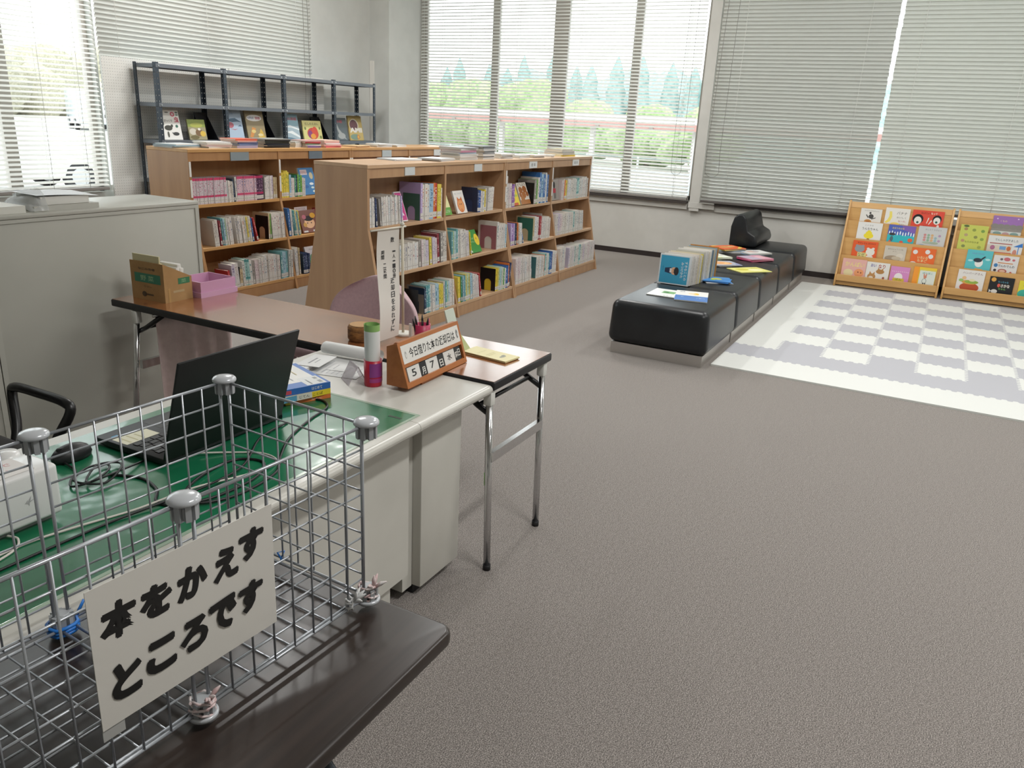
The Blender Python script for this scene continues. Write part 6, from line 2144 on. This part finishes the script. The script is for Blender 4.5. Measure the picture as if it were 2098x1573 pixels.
t.b.inputs['Roughness'].default_value = .2
t.link(tr.outputs[0], mx.inputs[1])
t.link(t.b.outputs[0], mx.inputs[2])
t.link(mx.outputs[0], t.out.inputs[0])
b = MB()
rg = random.Random(3)
n, k = 14, 8
vs = []
for i in range(n+1):
    for j in range(k+1):
        u, q = i/n, j/k
        x = 2.035+.085*u
        hgt = .012+.075*u**.8+.010*math.sin(u*13+q*5)*u+rg.uniform(-.004, .004)
        y = 3.375+.23*q
        edge_ = max(0, 1-(2*q-1)**6)
        vs.append((x, y, CT+.004+hgt*edge_*.9))
b.add(vs, [(i*(k+1)+j, i*(k+1)+j+1, (i+1)*(k+1)+j+1, (i+1)*(k+1)+j) for i in range(n) for j in range(k)], 0, True)
b.build('plastic_bag', t.m, o)

# ------------------------------------------------------------------ laptop, mouse, router, cables
M_lap = mat('#1b1c1f', .45)
M_lap2 = mat('#0f1012', .5)
o = thing('laptop', 'open black laptop turned away, on the green desk mat', 'laptop', (1.41, 1.72, MT_))
b = MB().box(1.205, 1.59, MT_+.003, 1.605, 1.858, MT_+.021)
b.build('base', M_lap, o, bevel=.004)
b = MB()
th = math.radians(17)
La = frame((1.203, 1.588, MT_+.018), (1, 0, 0), (0, -math.sin(th), math.cos(th)))
b.box(0, 0, -.004, .407, .283, .004, M=La)
b.build('lid', M_lap2, o, bevel=.003)
b = MB().box(.008, .012, -.0046, .399, .275, -.0041, M=La)
b.build('screen', mat('#08090a', .15), o)
MB().cyl((1.26, 1.592, MT_+.019), (1.55, 1.592, MT_+.019), .006, 10).build('hinge', M_lap, o)
kb = MB()
for r_ in range(5):
    for c_ in range(14):
        x0 = 1.225+c_*.0262+(.004*(r_ % 2))
        y0 = 1.632+r_*.0205
        kb.box(x0, y0, MT_+.0211, x0+.0225, y0+.0172, MT_+.0228)
kb.build('keys', mat('#25262a', .45), o)
MB().box(1.34, 1.768, MT_+.0211, 1.455, 1.84, MT_+.0214).build('touchpad', mat('#232428', .3), o)
art('sticker', .06, .10, [('r', 0, 0, 1, 1, '#dcd9c0'), ('r', .1, .6, .9, .65, '#b9b48a'), ('r', .1, .4, .8, .45, '#b9b48a'), ('r', .1, .8, .9, .85, '#c9c49a')], o, frame((1.315, 1.74, MT_+.0213), (0, 1, 0), (-1, 0, 0)))
art('blue_sticker', .018, .018, [('r', 0, 0, 1, 1, '#4fa4d4')], o, frame((1.225, 1.80, MT_+.0213), (1, 0, 0), (0, 1, 0)))

o = thing('computer_mouse', 'black mouse beside the laptop on the green desk mat', 'mouse', (1.115, 1.82, MT_))
b = MB()
b.sphere((1.115, 1.82, MT_+.010), .030, 0, 18, 10, (1.75, 1.02, 1.0))
for i, p in enumerate(b.v):
    b.v[i] = (p[0], p[1], max(p[2], MT_))
b.build('shell', mat('#1d1e20', .45), o)
MB().cyl((1.085, 1.815, MT_+.032), (1.085, 1.825, MT_+.032), .006, 10).build('wheel', M_black, o)

o = thing('router', 'white wireless router on a stand at the desk edge', 'router', (.80, 1.60, MT_))
t_white = mat('#dcdcda', .3, coat=.2)
b = MB()
b.box(.69, 1.552, MT_+.014, .918, 1.655, MT_+.130)
b.build('case', t_white, o, bevel=.010, seg=4)
MB().box(.70, 1.575, MT_, .905, 1.635, MT_+.0135).build('stand', mat('#8f908f', .4), o)
art('mark', .03, .03, [('p', [(.1, .35), (.35, .6), (.3, .4), (.6, .8), (.5, .45), (.9, .55), (.45, .35), (.4, .1), (.33, .3)], '#a9a9a9')], o, frame((.835, 1.5515, MT_+.055), (1, 0, 0), (0, 0, 1)))
o2 = sheet('paper_note', 'white note with red writing lying on top of the router', (.70, 1.563), (.88, 1.563), .175, .085, MT_+.1305, [('t', 'さわらないで', .5, .66, .8, .2, '#c87a7a'), ('t', 'ください', .5, .3, .6, .2, '#c87a7a')], '#dcd8d4', 'note', None)
o = thing('adapter_cup', 'white rounded adapter standing behind the router', 'adapter', (.90, 1.70, MT_))
MB().lathe([(.026, MT_), (.03, MT_+.01), (.03, MT_+.115), (.024, MT_+.125), (.0001, MT_+.127)], (.895, 1.70, 0), 20).build('body', t_white, o)
MB().box(.885, 1.668, MT_+.03, .905, 1.671, MT_+.06).build('button', mat('#b9b9b7', .4), o)

ck = mat('#17181a', .45)
cw_ = mat('#cfcbc2', .5)
cz = MT_+.003
cable('mouse_cable', 'thin black cable coiled in a knot before the mouse', [(1.08, 1.80, cz+.004), (1.07, 1.74, cz), (1.03, 1.70, cz), (1.01, 1.66, cz+.004), (1.05, 1.64, cz+.01), (1.11, 1.67, cz+.008), (1.13, 1.71, cz+.004), (1.08, 1.71, cz+.012), (1.02, 1.67, cz+.012), (1.06, 1.62, cz+.004), (1.12, 1.64, cz+.013), (1.15, 1.69, cz+.006), (1.10, 1.70, cz+.014), (1.04, 1.655, cz+.006), (1.07, 1.63, cz+.014), (1.20, 1.66, cz)], .0028, ck, 'cable', 'cables on the green mat')
cable('power_cable', 'thick black cable looping over the front of the green mat', [(1.10, 1.66, cz), (1.13, 1.58, cz), (1.11, 1.50, cz), (1.07, 1.45, cz), (1.08, 1.40, cz), (1.16, 1.36, cz), (1.28, 1.36, cz), (1.36, 1.41, cz), (1.33, 1.48, cz), (1.22, 1.47, cz+.004), (1.12, 1.42, cz+.006), (1.11, 1.36, cz+.004), (1.20, 1.325, cz), (1.33, 1.34, cz), (1.41, 1.40, cz), (1.52, 1.47, cz), (1.66, 1.52, cz), (1.76, 1.545, cz), (1.80, 1.60, cz), (1.77, 1.66, cz), (1.69, 1.66, cz), (1.625, 1.62, cz+.004)], .0036, ck, 'cable', 'cables on the green mat')
cable('lan_cable', 'white cable running from the laptop side to the router', [(1.30, 1.575, cz+.006), (1.36, 1.52, cz), (1.40, 1.45, cz), (1.38, 1.385, cz), (1.28, 1.375, cz+.008), (1.15, 1.42, cz+.01), (1.02, 1.455, cz), (.90, 1.49, cz), (.80, 1.51, cz), (.68, 1.50, cz)], .0026, cw_, 'cable', 'cables on the green mat')
cable('router_cable', 'pale cable dropping from the router stand to the mat', [(.80, 1.565, MT_+.006), (.805, 1.535, cz+.002), (.77, 1.50, cz), (.66, 1.475, cz)], .0026, cw_, 'cable', 'cables on the green mat')
cable('dark_cable', 'second black cable from the router along the mat edge', [(.69, 1.455, cz), (.80, 1.455, cz), (.95, 1.45, cz), (1.06, 1.43, cz+.004), (1.16, 1.40, cz+.013), (1.30, 1.42, cz+.010), (1.46, 1.52, cz+.008), (1.60, 1.555, cz)], .003, ck, 'cable', 'cables on the green mat')
tag(MB().cyl((1.615, 1.60, cz+.003), (1.65, 1.635, cz+.004), .009, 12).build('ferrite_core', ck), 'black ferrite lump on the cable beside the laptop lid', 'ferrite core')
o = thing('power_strip', 'white power strip lying on the front edge of the grey desk', 'power strip', (.50, 1.28, DZ))
MB().box(.36, 1.255, DZ+.0025, .575, 1.30, DZ+.034).build('housing', t_white, o, bevel=.005)
MB().box(.54, 1.262, DZ+.0342, .56, 1.28, DZ+.036).build('switch', mat('#c9c6c0', .4), o)

# ------------------------------------------------------------------ dark folding table in the foreground
t = NT('dark_walnut')
v = t.mapping(t.coords(), (1.6, 40, 40))
n_ = t.noise(v, 1.0, 4, .6)
t.color(t.ramp(n_, [(.3, '#211a17'), (.7, '#332924')]), .3)
M_dark = t.m
FT = .706
o = thing('return_table', 'dark brown folding table under the wire return basket', 'table', (.4, .92, 0))


def rrect(x0, y0, x1, y1_, r, n=6):
    pts = []
    for cx, cy, a0 in ((x1-r, y1_-r, 0), (x0+r, y1_-r, 90), (x0+r, y0+r, 180), (x1-r, y0+r, 270)):
        for i in range(n+1):
            a = math.radians(a0+90*i/n)
            pts.append((cx+r*math.cos(a), cy+r*math.sin(a)))
    return pts


TR = frame((0, 0, 0), (1, -.0, 0), (0, 1, 0))
b = MB().prism(rrect(-.55, .622, 1.035, 1.222, .028), FT-.03, FT, 'Z')
b.build('table_top', M_dark, o, bevel=.009, seg=3)
for x0, x1 in ((1.0, .70), (-.52, -.22)):
    for y in (.648, 1.15):
        q = MB().tube([(x0, y, 0), (x1, y, FT-.031)], .0125, 12)
        q.build('leg', mat('#2b3034', .4, .4), o)
    MB().tube([((x0*.55+x1*.45), .648, (FT-.031)*.45), ((x0*.55+x1*.45), 1.15, (FT-.031)*.45)], .009, 8).build('crossbar', mat('#2b3034', .4, .4), o)

# ------------------------------------------------------------------ wire return basket
M_wire = mat('#a9adb2', .3, .5)
M_joint = mat('#a3a6a9', .35, .1)
M_cap = mat('#b9bcc0', .2, .1)
bt = math.radians(-3.5)
BD = Vector((math.cos(bt), math.sin(bt), 0))
BN = Vector((-math.sin(bt), math.cos(bt), 0))
BC_ = Vector((.642, .815, 0))
BZ0 = FT+.022
PS = .337     # panel edge
PG = .36      # joint spacing
o = thing('wire_basket', 'grey wire mesh basket for returned books on the dark table', 'basket', (.64, .99, FT))
cells = 8


def panel(p, u, v, name='wire_panel'):
    """square welded mesh from corner p along u and v"""
    b = MB()
    u, v = u.normalized(), v.normalized()
    nrm = u.cross(v)
    R_, r_ = .0029, .0018
    p = p
    for a, c in ((0, 0), (0, PS)):
        pass
    b.tube([p, p+u*PS], R_, 8)
    b.tube([p+v*PS, p+v*PS+u*PS], R_, 8)
    b.tube([p, p+v*PS], R_, 8)
    b.tube([p+u*PS, p+u*PS+v*PS], R_, 8)
    for i in range(1, cells):
        d = PS*i/cells
        b.tube([p+u*d+nrm*.0012, p+u*d+v*PS+nrm*.0012], r_, 6)
        b.tube([p+v*d-nrm*.0016, p+v*d+u*PS-nrm*.0016], r_, 6)
    return b.build(name, M_wire, o)


UP = Vector((0, 0, 1))
mg = (PG-PS)/2
base = Vector((BC_.x, BC_.y, BZ0))
for k in (-1, 0):
    c = base+BD*PG*k
    panel(c+BD*mg-BN*0, BD, UP)
    panel(c+BN*PG+BD*mg, BD, UP)
    panel(c+BD*mg+BN*mg-UP*.004, BD, BN, 'floor_panel')
panel(base+BD*PG+BN*mg, BN, UP)
panel(base-BD*PG+BN*mg, BN, UP)
panel(base+BN*mg, BN, UP, 'inner_panel') if False else None


def joint(c, top):
    """plastic corner joint: round cap, ring and four clip fins"""
    b = MB()
    s_ = 1 if top else -1
    z = c.z
    prof = [(.0001, .0088), (.012, .0084), (.0190, .0064), (.0218, .0036), (.0224, .001), (.0220, -.0015), (.0200, -.0028)]
    prof = [(r_, s_*h_) for r_, h_ in prof]
    if top:
        prof = prof[::-1]
    b.lathe(prof, (c.x, c.y, z), 24, 1)
    core = [(.0125, -.002), (.0125, -.026)] if top else [(.0125, .026), (.0125, .002)]
    b.lathe(core[::-1] if top else core[::-1], (c.x, c.y, z), 16, 0)
    for q in range(4):
        a = bt+PI/4+q*PI/2
        for da in (-.42, .42):
            d = Vector((math.cos(a+da), math.sin(a+da), 0))
            tn = Vector((-d.y, d.x, 0))
            M = Matrix(((d.x, tn.x, 0, c.x), (d.y, tn.y, 0, c.y), (0, 0, 1, z), (0, 0, 0, 1)))
            z0, z1 = (-.026, -.001) if top else (.001, .024)
            b.box(.0118, -.004, z0, .0182, .004, z1, 0, M=M)
    return b.build('corner_joint', [M_joint, M_cap], o)


for k in (-1, 0, 1):
    for n_ in (0, 1):
        c = base+BD*PG*k+BN*PG*n_
        joint(c+UP*(PS+.004), True)
        joint(Vector((c.x, c.y, FT+.0165)), False)
# ties
M_tie = noisy_mat('plastic_string', '#d9d4d2', '#c9a9a8', 60, .5)
M_blue = mat('#2c7ad0', .4)


def tie(c, m, seed, r=.018):
    rg = random.Random(seed)
    b = MB()
    for k in range(4):
        pts = []
        for i in range(9):
            a = 2*PI*i/8+k
            pts.append(c+Vector((math.cos(a)*r*rg.uniform(.85, 1.1), math.sin(a)*r*rg.uniform(.85, 1.1), .012+.006*k+rg.uniform(-.006, .006))))
        b.tube(pts, .0022, 5)
    for k in range(5):
        d = Vector((rg.uniform(-1, 1), rg.uniform(-1, .2), rg.uniform(.2, 1))).normalized()
        b.tube([c+Vector((0, -.012, .03)), c+Vector((0, -.014, .034))+d*.014, c+Vector((0, -.016, .034))+d*.024], [.003, .004, .001], 5)
    return b.build('string_tie', m, o)


tie(Vector((base.x, base.y-.001, FT+.012)), M_tie, 2)
c = base+BD*PG
tie(Vector((c.x, c.y, FT+.012)), M_tie, 5)
tie(Vector((c.x, c.y, FT+.010))-BD*.05, mat('#d3d3d2', .4), 7, .006)
c = base+BN*PG
q = MB()
for k in range(3):
    q.tube([Vector((c.x, c.y, FT+.010+.006*k))+Vector((math.cos(a)*.023, math.sin(a)*.023, .002*math.sin(3*a))) for a in [2*PI*i/10 for i in range(11)]], .0032, 6)
q.tube([Vector((c.x+.02, c.y-.01, FT+.03)), Vector((c.x+.035, c.y-.01, FT+.05)), Vector((c.x+.045, c.y-.012, FT+.035))], .003, 6)
q.build('blue_tie', M_blue, o)
c = base+BD*PG*.5+BN*PG
q = MB()
c = base+BD*PG+BN*PG*.62
q.tube([Vector((c.x-.004, c.y, FT+.018)), Vector((c.x+.006, c.y, FT+.034)), Vector((c.x-.008, c.y+.004, FT+.036)), Vector((c.x-.004, c.y-.004, FT+.018))], .002, 6)
q.build('blue_tie', M_blue, o)

# notice hung on the front of the basket
SW, SH = .284, .203
o = thing('return_notice', 'white laminated notice with bold black writing on the wire basket', 'sign', (.63, .80, .82))
nM = frame((.482, .8067, .8165), (BD.x, BD.y, .003), (0, -.01, 1))
nM = Matrix.Translation((0, -.0045, 0)) @ nM
b = MB().box(0, 0, 0, SW, SH, .0012, M=nM)
b.build('card', mat('#d0cdc6', .35, coat=.15), o)
sp = []
for ch, cx, cy, w_, h_ in (('本', .116, .723, .170, .26), ('を', .295, .714, .160, .235), ('か', .480, .713, .165, .245), ('え', .667, .715, .145, .25), ('す', .828, .768, .150, .245),
                           ('と', .122, .285, .142, .27), ('こ', .291, .309, .150, .25), ('ろ', .465, .317, .150, .25), ('で', .634, .341, .155, .26), ('す', .804, .355, .150, .25)):
    cx = (cx*.2915+.003)/.284
    for dx, dy in ((-.006, 0), (.006, 0), (0, .009), (0, -.009)):
        sp.append(('t', ch, cx+dx, cy+dy, w_*.98, h_*.92, '#141414', .03, 0, .1))
art('lettering', SW, SH, sp, o, nM @ Matrix.Translation((0, 0, .0013)), rough=.4, step=.00005)
b = MB().box(.0, -.018, -.0014, .03, .012, -.0004, M=nM)
b.build('tape', mat('#a9a9a6', .25), o)
print('OBJECTS', len(C.objects))
